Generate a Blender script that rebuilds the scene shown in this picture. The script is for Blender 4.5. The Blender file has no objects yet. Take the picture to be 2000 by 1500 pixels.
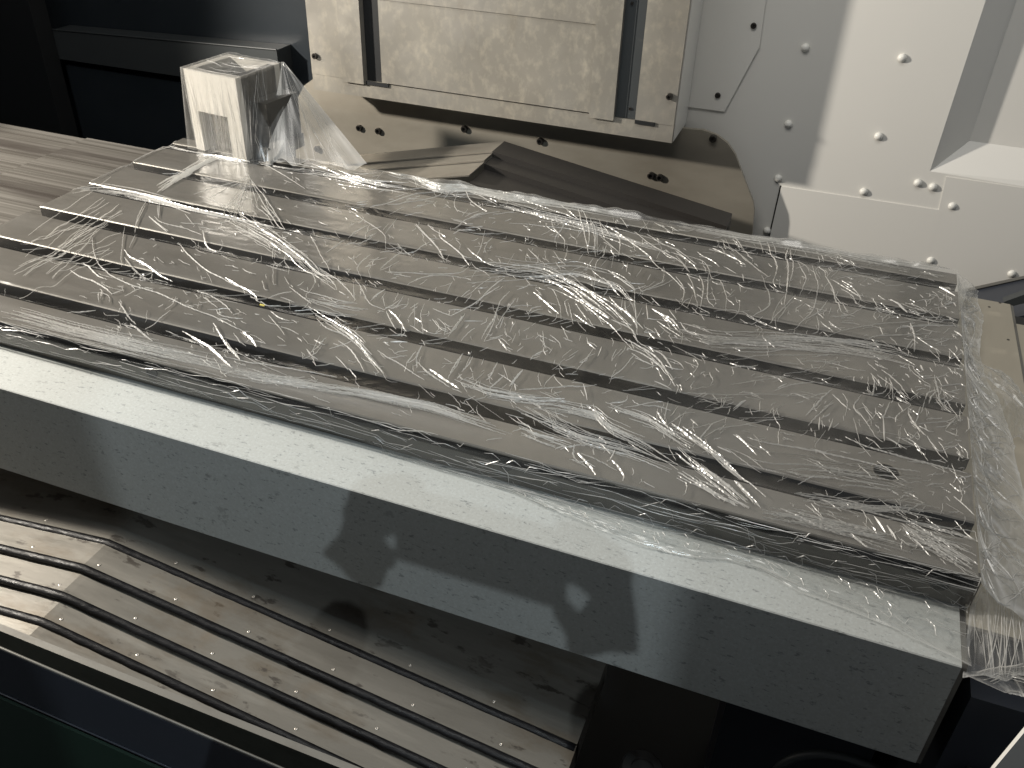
import bpy, bmesh, math, random
import numpy as np
from mathutils import Vector, Matrix
random.seed(7); rng = np.random.default_rng(11)
SC = bpy.context.scene
COL = SC.collection
# ---------------------------------------------------------------- camera
RC = ((0.9339967, 0.3561128, 0.0288755), (0.2232789, -0.5186866, -0.8252943), (-0.2789206, 0.7772695, -0.5639641))
CP = Vector((-0.241351, -0.870772, 0.680997)); FP = 1743.27
cam = bpy.data.objects.new('camera', bpy.data.cameras.new('camera')); COL.objects.link(cam); SC.camera = cam
r_, d_, f_ = [Vector(v) for v in RC]
M = Matrix((r_, -d_, -f_)).transposed().to_4x4(); M.translation = CP
cam.matrix_world = M
cam.data.sensor_width = 36; cam.data.lens = FP / 2000 * 36
cam.data.clip_start = 0.01; cam.data.clip_end = 100
# ---------------------------------------------------------------- light
w = bpy.data.worlds.new('World'); SC.world = w; w.use_nodes = True
w.node_tree.nodes['Background'].inputs[0].default_value = (0.90, 0.95, 1.0, 1)
w.node_tree.nodes['Background'].inputs[1].default_value = 0.23
def lamp(name, kind, loc, target, power, color, size=0.1, size_y=None, **k):
    l = bpy.data.lights.new(name, kind); l.energy = power; l.color = color
    if kind == 'AREA':
        l.size = size
        if size_y: l.shape = 'RECTANGLE'; l.size_y = size_y
    else: l.shadow_soft_size = size
    for a, b in k.items(): setattr(l, a, b)
    o = bpy.data.objects.new(name, l); COL.objects.link(o); o.location = loc
    o.rotation_euler = (Vector(target) - Vector(loc)).to_track_quat('-Z', 'Y').to_euler()
    return o
lamp('work_lamp_light', 'SPOT', (-2.60, -0.11, 0.78), (-0.6, 0.50, 0.02), 250, (1.0, 0.925, 0.82), 0.045, spot_size=math.radians(92), spot_blend=0.35)
lamp('cover_fill', 'SPOT', (-2.30, -0.36, -0.14), (-1.2, -0.25, -0.30), 5, (1.0, 0.90, 0.76), 0.03, spot_size=math.radians(60), spot_blend=0.5)  # added low lamp to brighten the left slope of the front cover
lamp('shop_light', 'SPOT', (-.50, -0.60, 2.9), (-0.66, -0.2, 0.0), 30, (0.72, 0.90, 1.0), 0.06, spot_size=math.radians(19), spot_blend=0.06)
lamp('shop_light_behind', 'SPOT', (.46, -2.66, 2.68), (-0.62, -0.15, -0.1), 120, (0.84, 0.94, 1.0), 0.012, spot_size=math.radians(30), spot_blend=0.08)
lamp('top_fill', 'AREA', (-.75, -.05, 1.9), (-.75, .1, 0), 16, (1.0, 0.965, 0.90), 1.5, .7)  # added wide soft fill that lifts the level surfaces
SC.view_settings.view_transform = 'Standard'; SC.view_settings.look = 'None'
SC.view_settings.exposure = 0.08; SC.view_settings.gamma = 1.0
SC.cycles.transparent_max_bounces = 24
SC.cycles.sample_clamp_indirect = 4.0
SC.cycles.caustics_reflective = False; SC.cycles.caustics_refractive = False

# ---------------------------------------------------------------- helpers
def at(u, v, ax, val):
    """point of the photograph (2000 px wide) on the plane ax = val"""
    a, b = (u - 1000) / FP, (v - 750) / FP
    d = r_ * a + d_ * b + f_
    i = 'xyz'.index(ax); t = (val - CP[i]) / d[i]
    return CP + d * t
def tag(o, label=None, cat=None, group=None, kind=None):
    for k, v in (('label', label), ('category', cat), ('group', group), ('kind', kind)):
        if v: o[k] = v
    return o
def empty(name, loc, label, cat, group=None):
    o = bpy.data.objects.new(name, None); COL.objects.link(o); o.location = loc
    return tag(o, label, cat, group)
def obj(name, bm, mat, parent=None, smooth=False, bevel=0):
    if bevel:
        es = [e for e in bm.edges if len(e.link_faces) == 2 and e.calc_face_angle(0) > 0.6]
        bmesh.ops.bevel(bm, geom=es, offset=bevel, segments=2, affect='EDGES', profile=0.6, clamp_overlap=True)
    bmesh.ops.recalc_face_normals(bm, faces=bm.faces)
    me = bpy.data.meshes.new(name); bm.to_mesh(me); bm.free()
    me.materials.append(mat)
    if smooth:
        for p in me.polygons: p.use_smooth = True
    o = bpy.data.objects.new(name, me); COL.objects.link(o)
    if parent:
        o.parent = parent
        if parent.type == 'EMPTY': o.matrix_parent_inverse = Matrix.Translation(-parent.location)
    return o
def box(x0, x1, y0, y1, z0, z1, bm=None):
    bm = bm or bmesh.new()
    v = [bm.verts.new((x, y, z)) for x in (x0, x1) for y in (y0, y1) for z in (z0, z1)]
    for f in ((0, 1, 3, 2), (4, 6, 7, 5), (0, 4, 5, 1), (2, 3, 7, 6), (0, 2, 6, 4), (1, 5, 7, 3)):
        bm.faces.new([v[i] for i in f])
    return bm
def prism(pts, vec, bm=None):
    """closed polygon pts (3-D) pushed along vec"""
    bm = bm or bmesh.new(); vec = Vector(vec)
    a = [bm.verts.new(p) for p in pts]; b = [bm.verts.new(Vector(p) + vec) for p in pts]
    bm.faces.new(a); bm.faces.new(b[::-1]); n = len(a)
    for i in range(n): bm.faces.new((a[i], a[(i + 1) % n], b[(i + 1) % n], b[i]))
    return bm
def xz(pts, y0, y1, bm=None): return prism([(x, y0, z) for x, z in pts], (0, y1 - y0, 0), bm)
def yz(pts, x0, x1, bm=None): return prism([(x0, y, z) for y, z in pts], (x1 - x0, 0, 0), bm)
def lathe(prof, c, axis='z', seg=20, bm=None):
    bm = bm or bmesh.new(); rings = []
    for r, h in prof:
        ring = []
        for i in range(seg):
            a = 2 * math.pi * i / seg
            p = {'z': (r * math.cos(a), r * math.sin(a), h), 'y': (r * math.cos(a), -h, r * math.sin(a))}[axis]
            ring.append(bm.verts.new(Vector(c) + Vector(p)))
        rings.append(ring)
    for A, B in zip(rings, rings[1:]):
        for i in range(seg): bm.faces.new((A[i], A[(i + 1) % seg], B[(i + 1) % seg], B[i]))
    bm.faces.new(rings[-1]); bm.faces.new(rings[0][::-1])
    return bm
def tube(pts, r, seg=8, bm=None, flat=1.0):
    bm = bm or bmesh.new(); pts = [Vector(p) for p in pts]; rings = []
    for i, p in enumerate(pts):
        t = (pts[min(i + 1, len(pts) - 1)] - pts[max(i - 1, 0)]).normalized()
        s = t.cross(Vector((0, 0, 1))); s = s.normalized() if s.length > 1e-4 else Vector((1, 0, 0)); u = s.cross(t)
        rings.append([bm.verts.new(p + s * r * math.cos(a) + u * r * flat * math.sin(a)) for a in [2 * math.pi * k / seg for k in range(seg)]])
    for A, B in zip(rings, rings[1:]):
        for i in range(seg): bm.faces.new((A[i], A[(i + 1) % seg], B[(i + 1) % seg], B[i]))
    bm.faces.new(rings[0]); bm.faces.new(rings[-1][::-1])
    return bm
def copy_part(o, loc, parent):
    c = o.copy(); COL.objects.link(c); c.parent = parent; c.matrix_parent_inverse = Matrix.Translation(-parent.location); c.location = loc
    return c

# ---------------------------------------------------------------- materials
def mat(name, base=(.5, .5, .5), rough=.5, metal=0., spots=(), bump=0., bscale=200., stretch=(1, 1, 1), rvar=0., rscale=6., coat=0., spec=.5):
    """spots: (colour, noise scale, threshold lo, hi, amount, stretch)"""
    m = bpy.data.materials.new(name); m.use_nodes = True; nt = m.node_tree; N = nt.nodes; L = nt.links
    b = N['Principled BSDF']; tc = N.new('ShaderNodeTexCoord')
    b.inputs['Roughness'].default_value = rough; b.inputs['Metallic'].default_value = metal
    b.inputs['Coat Weight'].default_value = coat; b.inputs['Coat Roughness'].default_value = .15
    b.inputs['Specular IOR Level'].default_value = spec
    def noise(scale, st, detail=6, seed=0):
        mp = N.new('ShaderNodeMapping'); mp.inputs['Scale'].default_value = st; mp.inputs['Location'].default_value = (seed, seed * .7, 0)
        L.new(tc.outputs['Object'], mp.inputs[0])
        n = N.new('ShaderNodeTexNoise'); n.inputs['Scale'].default_value = scale; n.inputs['Detail'].default_value = detail
        n.inputs['Roughness'].default_value = .62
        L.new(mp.outputs[0], n.inputs['Vector']); return n.outputs['Fac']
    rgb = N.new('ShaderNodeRGB'); rgb.outputs[0].default_value = (*base, 1); cur = rgb.outputs[0]
    for k, (c, sc, lo, hi, amt, st) in enumerate(spots):
        mr = N.new('ShaderNodeMapRange'); mr.inputs[1].default_value = lo; mr.inputs[2].default_value = hi; mr.inputs[4].default_value = amt
        L.new(noise(sc, st, seed=k * 3.7 + 1), mr.inputs[0])
        mx = N.new('ShaderNodeMix'); mx.data_type = 'RGBA'; mx.inputs[7].default_value = (*c, 1)
        L.new(mr.outputs[0], mx.inputs[0]); L.new(cur, mx.inputs[6]); cur = mx.outputs[2]
    L.new(cur, b.inputs['Base Color'])
    if rvar:
        mr = N.new('ShaderNodeMapRange'); mr.inputs[1].default_value = .3; mr.inputs[2].default_value = .7
        mr.inputs[3].default_value = rough - rvar; mr.inputs[4].default_value = rough + rvar
        L.new(noise(rscale, stretch, seed=9), mr.inputs[0]); L.new(mr.outputs[0], b.inputs['Roughness'])
    if bump:
        bp = N.new('ShaderNodeBump'); bp.inputs['Strength'].default_value = bump; bp.inputs['Distance'].default_value = .001
        L.new(noise(bscale, stretch, 4, 5), bp.inputs['Height']); L.new(bp.outputs[0], b.inputs['Normal'])
    return m
ONE = (1, 1, 1)
m_table = mat('scraped_table_steel', (.185, .175, .160), .38, .35, [((.135, .122, .105), 3.5, .42, .72, .6, (1, 2, 1)), ((.25, .23, .20), 9, .5, .8, .5, ONE),
      ((.20, .12, .06), 5.1, .70, .80, .6, ONE), ((.10, .09, .08), 160, .60, .75, .35, (1, 3, 1))], .15, 300, (1, 5, 1), .09, 7)
m_slot = mat('shaded_slot_steel', (.022, .021, .020), .5, .5)  # shade inside the slots and front groove put into the wall colour
m_cast = mat('grey_machine_paint', (.40, .415, .40), .6, 0, [((.37, .385, .375), 3, .4, .7, .6, ONE), ((.15, .16, .16), 190, .605, .64, .65, (.5, 1.4, 1)), ((.16, .17, .17), 300, .60, .68, .6, ONE), ((.47, .50, .49), 260, .48, .62, .5, ONE),
      ((.24, .25, .24), 22, .665, .69, .55, (1, 2.2, 1))], .25, 420, ONE, .06, 20)
m_house = mat('mottled_stainless', (.42, .395, .345), .40, .55, [((.33, .305, .26), 5, .35, .7, .75, (1, 1, .6)), ((.60, .55, .45), 60, .48, .75, .7, (1, 1, .7)), ((.28, .24, .18), 16, .62, .8, .5, (1, 1, .35)), ((.36, .35, .33), 2.2, .45, .65, .7, ONE)], .12, 90, ONE, .1, 9)
m_apron = mat('apron_steel', (.44, .405, .34), .38, .55, [((.30, .27, .22), 3, .4, .7, .6, (1, 1, 2)), ((.5, .47, .40), 30, .5, .8, .4, (.4, 1, 1))], .08, 60, (.3, 1, 2), .09, 5)
m_white = mat('white_enclosure_paint', (.82, .805, .76), .38, 0, [((.78, .77, .73), 2.5, .4, .7, .5, ONE)], .03, 300, ONE, .05, 4)
m_whitescrew = mat('painted_screw', (.84, .83, .78), .3)
m_dark = mat('black_blue_enclosure_paint', (.018, .023, .028), .33, 0, [((.03, .036, .042), 3, .4, .7, .7, ONE), ((.08, .08, .07), 60, .74, .78, .5, ONE)], .05, 120)
m_ledge = mat('charcoal_paint', (.045, .05, .052), .45, 0, [((.09, .09, .085), 25, .68, .76, .6, (.4, 1, 1))], .05, 120)
m_black = mat('black_void_metal', (.008, .009, .010), .6)
m_rubber = mat('oily_black_rubber', (.008, .008, .009), .40, 0, (), .9, 130, (.6, 2, 2), .15, 60, spec=.22)
m_cover = mat('stained_cover_steel', (.165, .155, .135), .45, .45, [((.12, .10, .075), 7, .52, .66, .8, (1, 2.0, 1)), ((.05, .042, .035), 24, .60, .65, .85, (.7, 1.6, 1)), ((.25, .235, .205), 14, .5, .75, .6, (.4, 3, 1)), ((.14, .10, .06), 6, .60, .68, .35, ONE)], .12, 120, (.5, 3, 1), .11, 12)
m_streak = mat('streaked_cover_steel', (.25, .235, .21), .30, .65, [((.47, .445, .41), 4, .46, .62, .7, (.12, 22, 1)), ((.11, .095, .085), 2.2, .50, .66, .85, (.35, 5, 1)), ((.13, .115, .10), 5, .50, .66, .75, (.12, 16, 1))], .05, 40, (.2, 8, 1), .08, 5)
m_rear = mat('dark_shaded_steel', (.045, .041, .037), .5, .3, [((.035, .032, .03), 5, .4, .7, .6, (1, 1, 1))])  # shade of the rear cover's right slope put into the colour
m_side = mat('side_cover_steel', (.50, .46, .38), .42, .45, [((.40, .36, .29), 4, .4, .7, .6, (3, .6, 1)), ((.20, .15, .10), 55, .73, .78, .7, ONE)], .06, 80, (3, .5, 1), .06)
m_screw = mat('dark_socket_screw', (.07, .065, .06), .35, .8)
m_bright = mat('bright_screw', (.45, .42, .38), .35, .8)
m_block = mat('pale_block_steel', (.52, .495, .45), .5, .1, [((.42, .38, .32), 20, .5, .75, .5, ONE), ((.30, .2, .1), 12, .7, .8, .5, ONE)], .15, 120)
m_blockdark = mat('shaded_block_side', (.12, .115, .105), .35, .6, [((.05, .05, .05), 14, .45, .6, .7, ONE)], .1, 80)  # shaded side and inside of the block, darkened by colour
m_navy = mat('navy_sill_paint', (.035, .04, .052), .38, 0, [((.06, .06, .065), 8, .5, .8, .5, (.4, 1, 1))], .05, 120)
m_green = mat('dark_green_paint', (.007, .026, .015), .6)
m_rail = mat('worn_rail_edge', (.17, .165, .15), .45, .5, [((.10, .09, .08), 25, .5, .7, .7, (.4, 1, 1))], .1, 90)
m_yellow = mat('yellow_scrap', (.65, .55, .12), .6)

# ================================================================ setting
floor = obj('floor', box(-4, 2.2, -1.6, 2.4, -.92, -.90), m_black); tag(floor, kind='structure')

# dark enclosure behind the table, upper left
back = empty('enclosure_back_panel', (-2.3, 1.30, -.5), 'near black painted back panel of the enclosure, above and behind the charcoal ledge', 'panel')
obj('panel_sheet', box(-3.2, -1.35, 1.30, 1.33, -.9, 1.5), m_dark, back)
ldg = empty('enclosure_ledge', (-2.1, 1.24, 0), 'charcoal box ledge running along the dark back panel to the left of the steel housing', 'ledge')
p0, p1, p2, p3 = at(103, 58, 'y', 1.23), at(540, 98, 'y', 1.23), at(549, 178, 'y', 1.23), at(112, 108, 'y', 1.23)
obj('ledge_box', prism([p0, p1, p2, Vector((p3.x, 1.23, p3.z - .01))], (0, .068, 0)), m_ledge, ldg, bevel=.002)
obj('ledge_seam_bead', tube([p0 + Vector((0, -.001, .001)), p1 + Vector((0, -.001, .001))], .0022, 6), m_ledge, ldg)
obj('ledge_lower_sheet', box(p0.x, p2.x + .02, 1.245, 1.295, -.9, p3.z - .03), m_dark, ldg)
lw = empty('enclosure_side_panel', (-2.75, .6, -.5), 'black side panel of the enclosure at the top left corner of the photo', 'panel')
obj('panel_sheet', box(-2.78, -2.75, -.6, 1.30, -.9, 1.5), m_dark, lw)
obj('corner_post', box(-2.75, p0.x - .002, 1.17, 1.23, -.9, 1.5), m_black, lw)

# white enclosure wall, right
WY = 1.10
wall = empty('enclosure_wall', (0.2, WY, 0), 'white painted sheet metal enclosure wall with domed screws on the right', 'wall')
RY = 1.145
o_tl, o_bl = at(1925, 0, 'y', WY), at(1816, 334, 'y', WY)
i_tl, i_bl = at(1985, 0, 'y', RY), at(1893, 275, 'y', RY)
i_r = at(2000, 291, 'y', RY); o_r = at(2000, 364, 'y', WY)
dx = o_bl.x - o_tl.x
def ext(p, q, x):  # extend line p->q to x
    t = (x - p.x) / (q.x - p.x); return p.lerp(q, t)
topz = 1.6
oT = o_bl.lerp(o_tl, (topz - o_bl.z) / (o_tl.z - o_bl.z)); iT = i_bl.lerp(i_tl, (topz - i_bl.z) / (i_tl.z - i_bl.z))
oR = Vector((1.3, WY, ext(o_bl, o_r, 1.3).z)); iR = Vector((1.5, RY, i_bl.z - .0))
bm = bmesh.new()
def sheet(bm, pts): bm.faces.new([bm.verts.new(p) for p in pts])
WB = -.9
sheet(bm, [(-.70, WY, topz), (-.70, WY, o_bl.z), o_bl, oT])
sheet(bm, [(-.70, WY, o_bl.z), (-.70, WY, WB), (o_bl.x, WY, WB), o_bl])
sheet(bm, [o_bl, (o_bl.x, WY, WB), (1.3, WY, WB), oR])
sheet(bm, [oT, o_bl, i_bl, iT])
sheet(bm, [o_bl, oR, iR, i_bl])
sheet(bm, [iT, i_bl, iR, (1.5, RY, topz)])
bmesh.ops.remove_doubles(bm, verts=bm.verts, dist=1e-5)
wl = obj('wall_sheet', bm, m_white, wall)
sol = wl.modifiers.new('solid', 'SOLIDIFY'); sol.thickness = .003; sol.offset = 0
# hinge cover plate behind the housing
pp = [at(u, v, 'y', WY - .006) for u, v in ((1330, 207), (1415, 218), (1483, 92), (1496, 0), (1508, -60), (1330, -60))]
cp_ = obj('cover_plate', prism(pp, (0, .004, 0)), m_white, wall, bevel=.0008)
# access panel
aq = [at(u, v, 'y', WY - .0035) for u, v in ((1526, 364), (1840, 411), (1806, 530), (1490, 520))]
obj('access_panel', prism(aq, (0, .0015, 0)), m_white, wall, bevel=.0005)
sl = [at(u, v, 'y', WY - .0030) for u, v in ((1523.5, 362), (1526, 363), (1490, 520), (1487.5, 520))]
obj('access_panel_seam', prism(sl, (0, .0012, 0)), m_screw, wall)
bmL = bmesh.new()
obj('lower_lap_sheet', prism([at(u, v, 'y', WY - .0034) for u, v in ((1848, 345), (2010, 369), (2010, 620), (1800, 560))], (0, .0014, 0)), m_white, wall, bevel=.0004)
# domed screws
def dome(r=.0085):
    return lathe([(r, 0), (r * .98, r * .25), (r * .78, r * .62), (r * .45, r * .85), (r * .15, r * .93)], (0, 0, 0), 'y', 14)
first = None
for k, (u, v) in enumerate([(1573, 93), (1540, 242), (1762, 113), (1716, 266), (1520, 348), (1687, 374), (1793, 357), (1822, 365), (1860, 402), (1498, 450), (1818, 508), (1976, 534)]):
    p = at(u, v, 'y', WY - (.004 if k in (9,) else .0015))
    if first is None:
        first = obj('domed_screw', dome(), m_whitescrew, wall, True); first.location = p
    else: copy_part(first, p, wall)
def socket_screw(r, h):
    bm = lathe([(r, 0), (r, h * .8), (r * .86, h), (r * .5, h), (r * .45, h * .4)], (0, 0, 0), 'y', 14)
    return bm
sk = None
for u, v in ((1472, 50), (1402, 186)):
    p = at(u, v, 'y', WY - .006)
    if sk is None: sk = obj('socket_screw', socket_screw(.006, .004), m_screw, wall, False); sk.location = p
    else: copy_part(sk, p, wall)
# dark bed behind the right end
dk = empty('rear_bed_casting', (.3, .95, -.3), 'dark navy casting below the white wall, past the far right corner of the table', 'casting')
q0, q1 = at(1870, 572, 'y', 1.04), at(2010, 541, 'y', 1.04)
obj('bed_body', prism([q0, q1, Vector((.9, 1.04, q1.z + .12)), Vector((.9, 1.04, -.9)), Vector((q0.x - .15, 1.04, -.9)), Vector((q0.x - .15, 1.04, q0.z - .06))], (0, -.16, 0)), m_navy, dk)
obj('bed_trim', tube([q0 + Vector((0, -.005, .004)), q1 + Vector((0, -.005, .004)), Vector((.9, 1.035, q1.z + .124))], .004, 6), m_rail, dk)
l0 = at(1960, 590, 'y', .86)
obj('bed_rib', prism([l0, at(2010, 572, 'y', .86), at(2010, 590, 'y', .86), at(1970, 600, 'y', .86)], (0, .02, 0)), m_ledge, dk)

# ================================================================ steel housing (upper middle)
HY = .95; hs = empty('column_cover', (-.98, HY, .056), 'mottled stainless steel column housing with vertical strips and dark channels, hanging over the rear apron', 'machine cover')
XL, XR, ZB, ZT = -1.414, -.560, .057, 1.7
obj('housing_body', box(XL + .006, XR, HY + .012, WY - .008, ZB, ZT), m_white, hs, bevel=.002)
obj('base_rail', box(XL, XR - .001, HY, HY + .0115, ZB, .093), m_house, hs, bevel=.0008)
def front(name, x0, x1, z0, z1, y, m=m_house, th=.006, bv=.0008): return obj(name, box(x0, x1, y, y + th, z0, z1), m, hs, bevel=bv)
front('left_flange', XL, -1.330, .0935, ZT, HY - .001, th=.012)
front('left_strip', -1.3295, -1.275, .0885, ZT, HY - .009, th=.019)
front('dark_channel', -1.2745, -1.2315, .094, ZT, HY + .009, m_black, .002)
front('lower_panel', -1.231, -.7415, .0965, .290, HY - .0035, th=.012)
front('upper_panel', -1.231, -.7415, .274, ZT, HY - .0070, th=.003)
front('right_strip', -.741, -.6875, .0885, ZT, HY - .009, th=.019)
front('dark_channel', -.687, -.6435, .094, ZT, HY + .004, m_ledge, .002)
front('channel_rib', -.665, -.6635, .094, ZT, HY + .0025, m_ledge, .002, 0)
front('right_flange', -.643, XR - .0015, .0935, ZT, HY - .001, th=.012)
front('drip_notch', -1.272, -1.215, .0875, .0950, HY - .004, m_black, .003, 0)
front('drip_notch', -.6425, -.600, .0875, .0950, HY - .004, m_black, .003, 0)
sk = None
for u, v in ((616, 109), (1308, 188), (1235, 6), (1231, 212)):
    small = u in (1235, 1231)
    p = at(u, v, 'y', HY + .004 if small else HY - .002)
    if sk is None: sk = obj('socket_screw', socket_screw(.0068, .007), m_screw, hs); sk.location = p
    else:
        c = copy_part(sk, p, hs)
        if small: c.scale = (.45, .45, .45)

# ================================================================ rear apron plate
AY = 1.055; ap = empty('apron_plate', (-.95, AY, -.1), 'bare steel apron plate with rounded corners below the column housing', 'machine plate')
def arc(c, r, a0, a1, n=10): return [(c[0] + r * math.cos(math.radians(a0 + (a1 - a0) * i / n)), c[1] + r * math.sin(math.radians(a0 + (a1 - a0) * i / n))) for i in range(n + 1)]
pts = [(at(u, v, 'y', AY).x, at(u, v, 'y', AY).z) for u, v in ((578, 345), (577, 215), (582, 190), (594, 167), (616, 151), (1345, 252), (1372, 254), (1400, 264), (1421, 280), (1436, 302), (1448, 335), (1462, 372), (1471, 395), (1473, 412), (1468, 465), (1460, 560))]
obj('plate_sheet', xz(pts, AY, AY + .010), m_apron, ap, bevel=.001)
obj('plate_backing', box(-1.50, -.44, AY + .0105, WY - .010, -.3, .0), m_black, ap)
# folded crease sheet left of the ridge
sk = None
for u, v in ((703, 249), (740, 255), (908, 251), (1056, 275), (1272, 342), (1289, 346), (1416, 428), (621, 290), (1393, 270)):
    p = at(u, v, 'y', AY)
    if sk is None: sk = obj('socket_screw', socket_screw(.0082, .008), m_screw, ap); sk.location = p
    else: copy_part(sk, p, ap)

# rear roof-shaped way cover
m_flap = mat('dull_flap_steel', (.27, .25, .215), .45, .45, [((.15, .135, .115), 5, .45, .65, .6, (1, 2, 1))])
rc = empty('rear_way_cover', (-.93, .85, .0), 'roof shaped telescopic way cover of steel plates behind the table, with shade coloured into its right slope', 'way cover')
def rear_plate(name, xr, zr, y0, y1, m, sr=.150, slf=.24):
    xa, xb = xr - .42, xr + .75
    sec = [(xa, zr - slf * .42), (xr, zr), (xb, zr - sr * .75), (xb, zr - sr * .75 - .03), (xr, zr - .03), (xa, zr - slf * .42 - .03)]
    return xz(sec, y0, y1)
pk = at(980, 280, 'y', .90)
for k, (y0, y1, dz) in enumerate([(.845, .915, 0), (.80, .88, -.012), (.72, .86, -.024)]):
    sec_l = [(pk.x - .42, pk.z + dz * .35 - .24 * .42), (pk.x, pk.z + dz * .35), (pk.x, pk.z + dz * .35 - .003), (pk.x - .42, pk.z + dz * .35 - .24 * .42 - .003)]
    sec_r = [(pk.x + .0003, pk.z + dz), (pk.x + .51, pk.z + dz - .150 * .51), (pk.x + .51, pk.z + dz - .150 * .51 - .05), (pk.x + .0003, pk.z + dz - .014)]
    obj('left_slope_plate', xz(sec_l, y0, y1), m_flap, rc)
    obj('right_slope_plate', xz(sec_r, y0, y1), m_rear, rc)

# ================================================================ left way cover beside the table
lc = empty('side_way_cover', (-1.9, .3, -.04), 'streaky brushed steel cover plates to the left of the table end', 'way cover')
for k, (xa, xb, z, yb) in enumerate([(-1.858, -1.50, -.040, .676), (-2.14, -1.80, -.047, .684), (-2.45, -2.08, -.054, .69)]):
    obj('cover_plate', box(xa, xb, -.13, yb, z - .004, z), m_streak, lc, bevel=.001)
obj('cover_skirt', box(-2.45, -1.51, -.125, .67, -.18, -.0585), m_black, lc)

# ================================================================ right side cover
rs = empty('end_cover', (.06, .3, -.05), 'pale steel cover plate beyond the right end of the table', 'way cover')
obj('cover_plate', box(.003, .103, -.092, .712, -.057, -.053), m_side, rs, bevel=.001)
obj('edge_trim', box(.1035, .108, -.092, .712, -.060, -.0545), m_rail, rs)
obj('outer_plate', box(.1085, .55, -.092, .66, -.067, -.062), m_side, rs, bevel=.001)
obj('cover_skirt', box(.006, .55, -.090, .70, -.30, -.0675), m_black, rs)
sk = None
for u, v in ((1953, 592), (1969, 664), (1932, 600)):
    p = at(u, v, 'z', -.0535)
    if sk is None:
        sk = obj('flush_screw', lathe([(.0024, 0), (.0024, .0008), (.001, .0008)], (0, 0, 0), 'z', 10), m_screw, rs); sk.location = p
    else: copy_part(sk, p, rs)

# ================================================================ the T-slot table
PITCH = .125; SW = .0152   # half width of a slot
TX0, TX1, TY0, TY1 = -1.584, 0.0, -.075, .678
tb = empty('machine_table', (-.79, .3, -.05), 'long T-slotted steel machine table wrapped in clear plastic film', 'machine table')
slots = [i * PITCH for i in range(6)]
pr = [(TY0, -.048), (TY0, -.0025), (TY0 + .0015, 0)]
pr = [(TY0 + .004, -.048), (TY0 + .004, -.040), (TY0, -.037), (TY0, -.0165), (TY0 + .010, -.015), (TY0 + .010, -.005), (TY0, -.0035), (TY0, -.0015), (TY0 + .0015, 0)]
c = .0016
for s in slots:
    pr += [(s - SW - c, 0), (s - SW, -c), (s - SW, -.019), (s - SW - .010, -.019), (s - SW - .010, -.034), (s + SW + .010, -.034), (s + SW + .010, -.019), (s + SW, -.019), (s + SW, -c), (s + SW + c, 0)]
pr += [(TY1 - .0015, 0), (TY1, -.0015), (TY1, -.048)]
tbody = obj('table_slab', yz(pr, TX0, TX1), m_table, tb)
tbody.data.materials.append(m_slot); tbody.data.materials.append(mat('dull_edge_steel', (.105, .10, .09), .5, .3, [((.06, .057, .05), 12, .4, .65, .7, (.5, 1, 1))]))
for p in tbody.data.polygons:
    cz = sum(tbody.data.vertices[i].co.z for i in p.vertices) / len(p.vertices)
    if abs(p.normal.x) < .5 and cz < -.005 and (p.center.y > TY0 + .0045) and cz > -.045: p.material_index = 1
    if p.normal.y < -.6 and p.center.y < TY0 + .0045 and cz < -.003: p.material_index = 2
# bolt holes in the front edge
h1 = at(988, 906, 'y', TY0); h2 = at(1835, 1139, 'y', TY0)
sk = None
for p in (h1, h2, Vector((-1.06, TY0, -.02))):
    if sk is None:
        sk = obj('bolt_hole', lathe([(.0100, .0), (.0100, .0010), (.0078, .0012), (.0072, .0003)], (0, 0, 0), 'y', 16), m_black, tb); sk.location = p
    else: copy_part(sk, p, tb)
obj('end_stop', box(.0002, .006, TY0 + .006, TY0 + .02, -.046, -.010), m_screw, tb)
# circular rub marks: thin rings of wear on the top
stain = obj('coolant_ring', lathe([(.018, .0003), (.0165, .0005), (.015, .0003)], (at(1731, 922, 'z', 0).x, at(1731, 922, 'z', 0).y, 0), 'z', 28), mat('dark_ring_stain', (.175, .16, .14), .4, .5, [((.235, .215, .185), 90, .35, .6, .9, ONE)]), tb)

# ================================================================ saddle casting
CY = -.157
sd = empty('saddle_casting', (-.7, -.1, -.22), 'long grey painted saddle casting with speckled top below the front edge of the table', 'casting')
sec = [(CY, -.215), (CY, -.0512), (CY + .0012, -.050), (.60, -.050), (.60, -.215)]
obj('saddle_body', yz(sec, -1.75, -.0045), m_cast, sd, bevel=.0)
obj('end_edge_strip', yz([(CY + .001, -.215), (CY + .001, -.052), (CY + .004, -.0485), (-.094, -.0485), (-.094, -.215)], -.0042, .0008), m_rail, sd)

# ================================================================ front telescopic cover with wipers
fc = empty('front_way_cover', (-1.12, -.25, -.3), 'roof shaped telescopic cover of stained steel plates with black wiper strips, lower left', 'way cover')
XRG, SLR, SLL = -1.118, .132, .134
def roofz(x, zr): return zr - (x - XRG) * SLR if x > XRG else zr + (x - XRG) * SLL
XA, XB = -1.95, -.383; fplates = []
ys = [-.02, -.174, -.225, -.270, -.310, -.362]
zr = [-.273, -.276, -.287, -.299, -.306]
for k in range(5):
    z = zr[k] if k else -.272
    y1 = ys[k] if k == 0 else ys[k] + .012
    y0 = ys[k + 1]
    sec = [(XA, roofz(XA, z)), (XRG - .012, z - .0016), (XRG, z - .0004), (XRG + .012, z - .0016), (XB, roofz(XB, z)), (XB, roofz(XB, z) - .05), (XRG, z - .05), (XA, roofz(XA, z) - .05)]
    fplates.append(obj('cover_plate', xz(sec, y0, y1), m_cover, fc, bevel=.0006))
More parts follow.
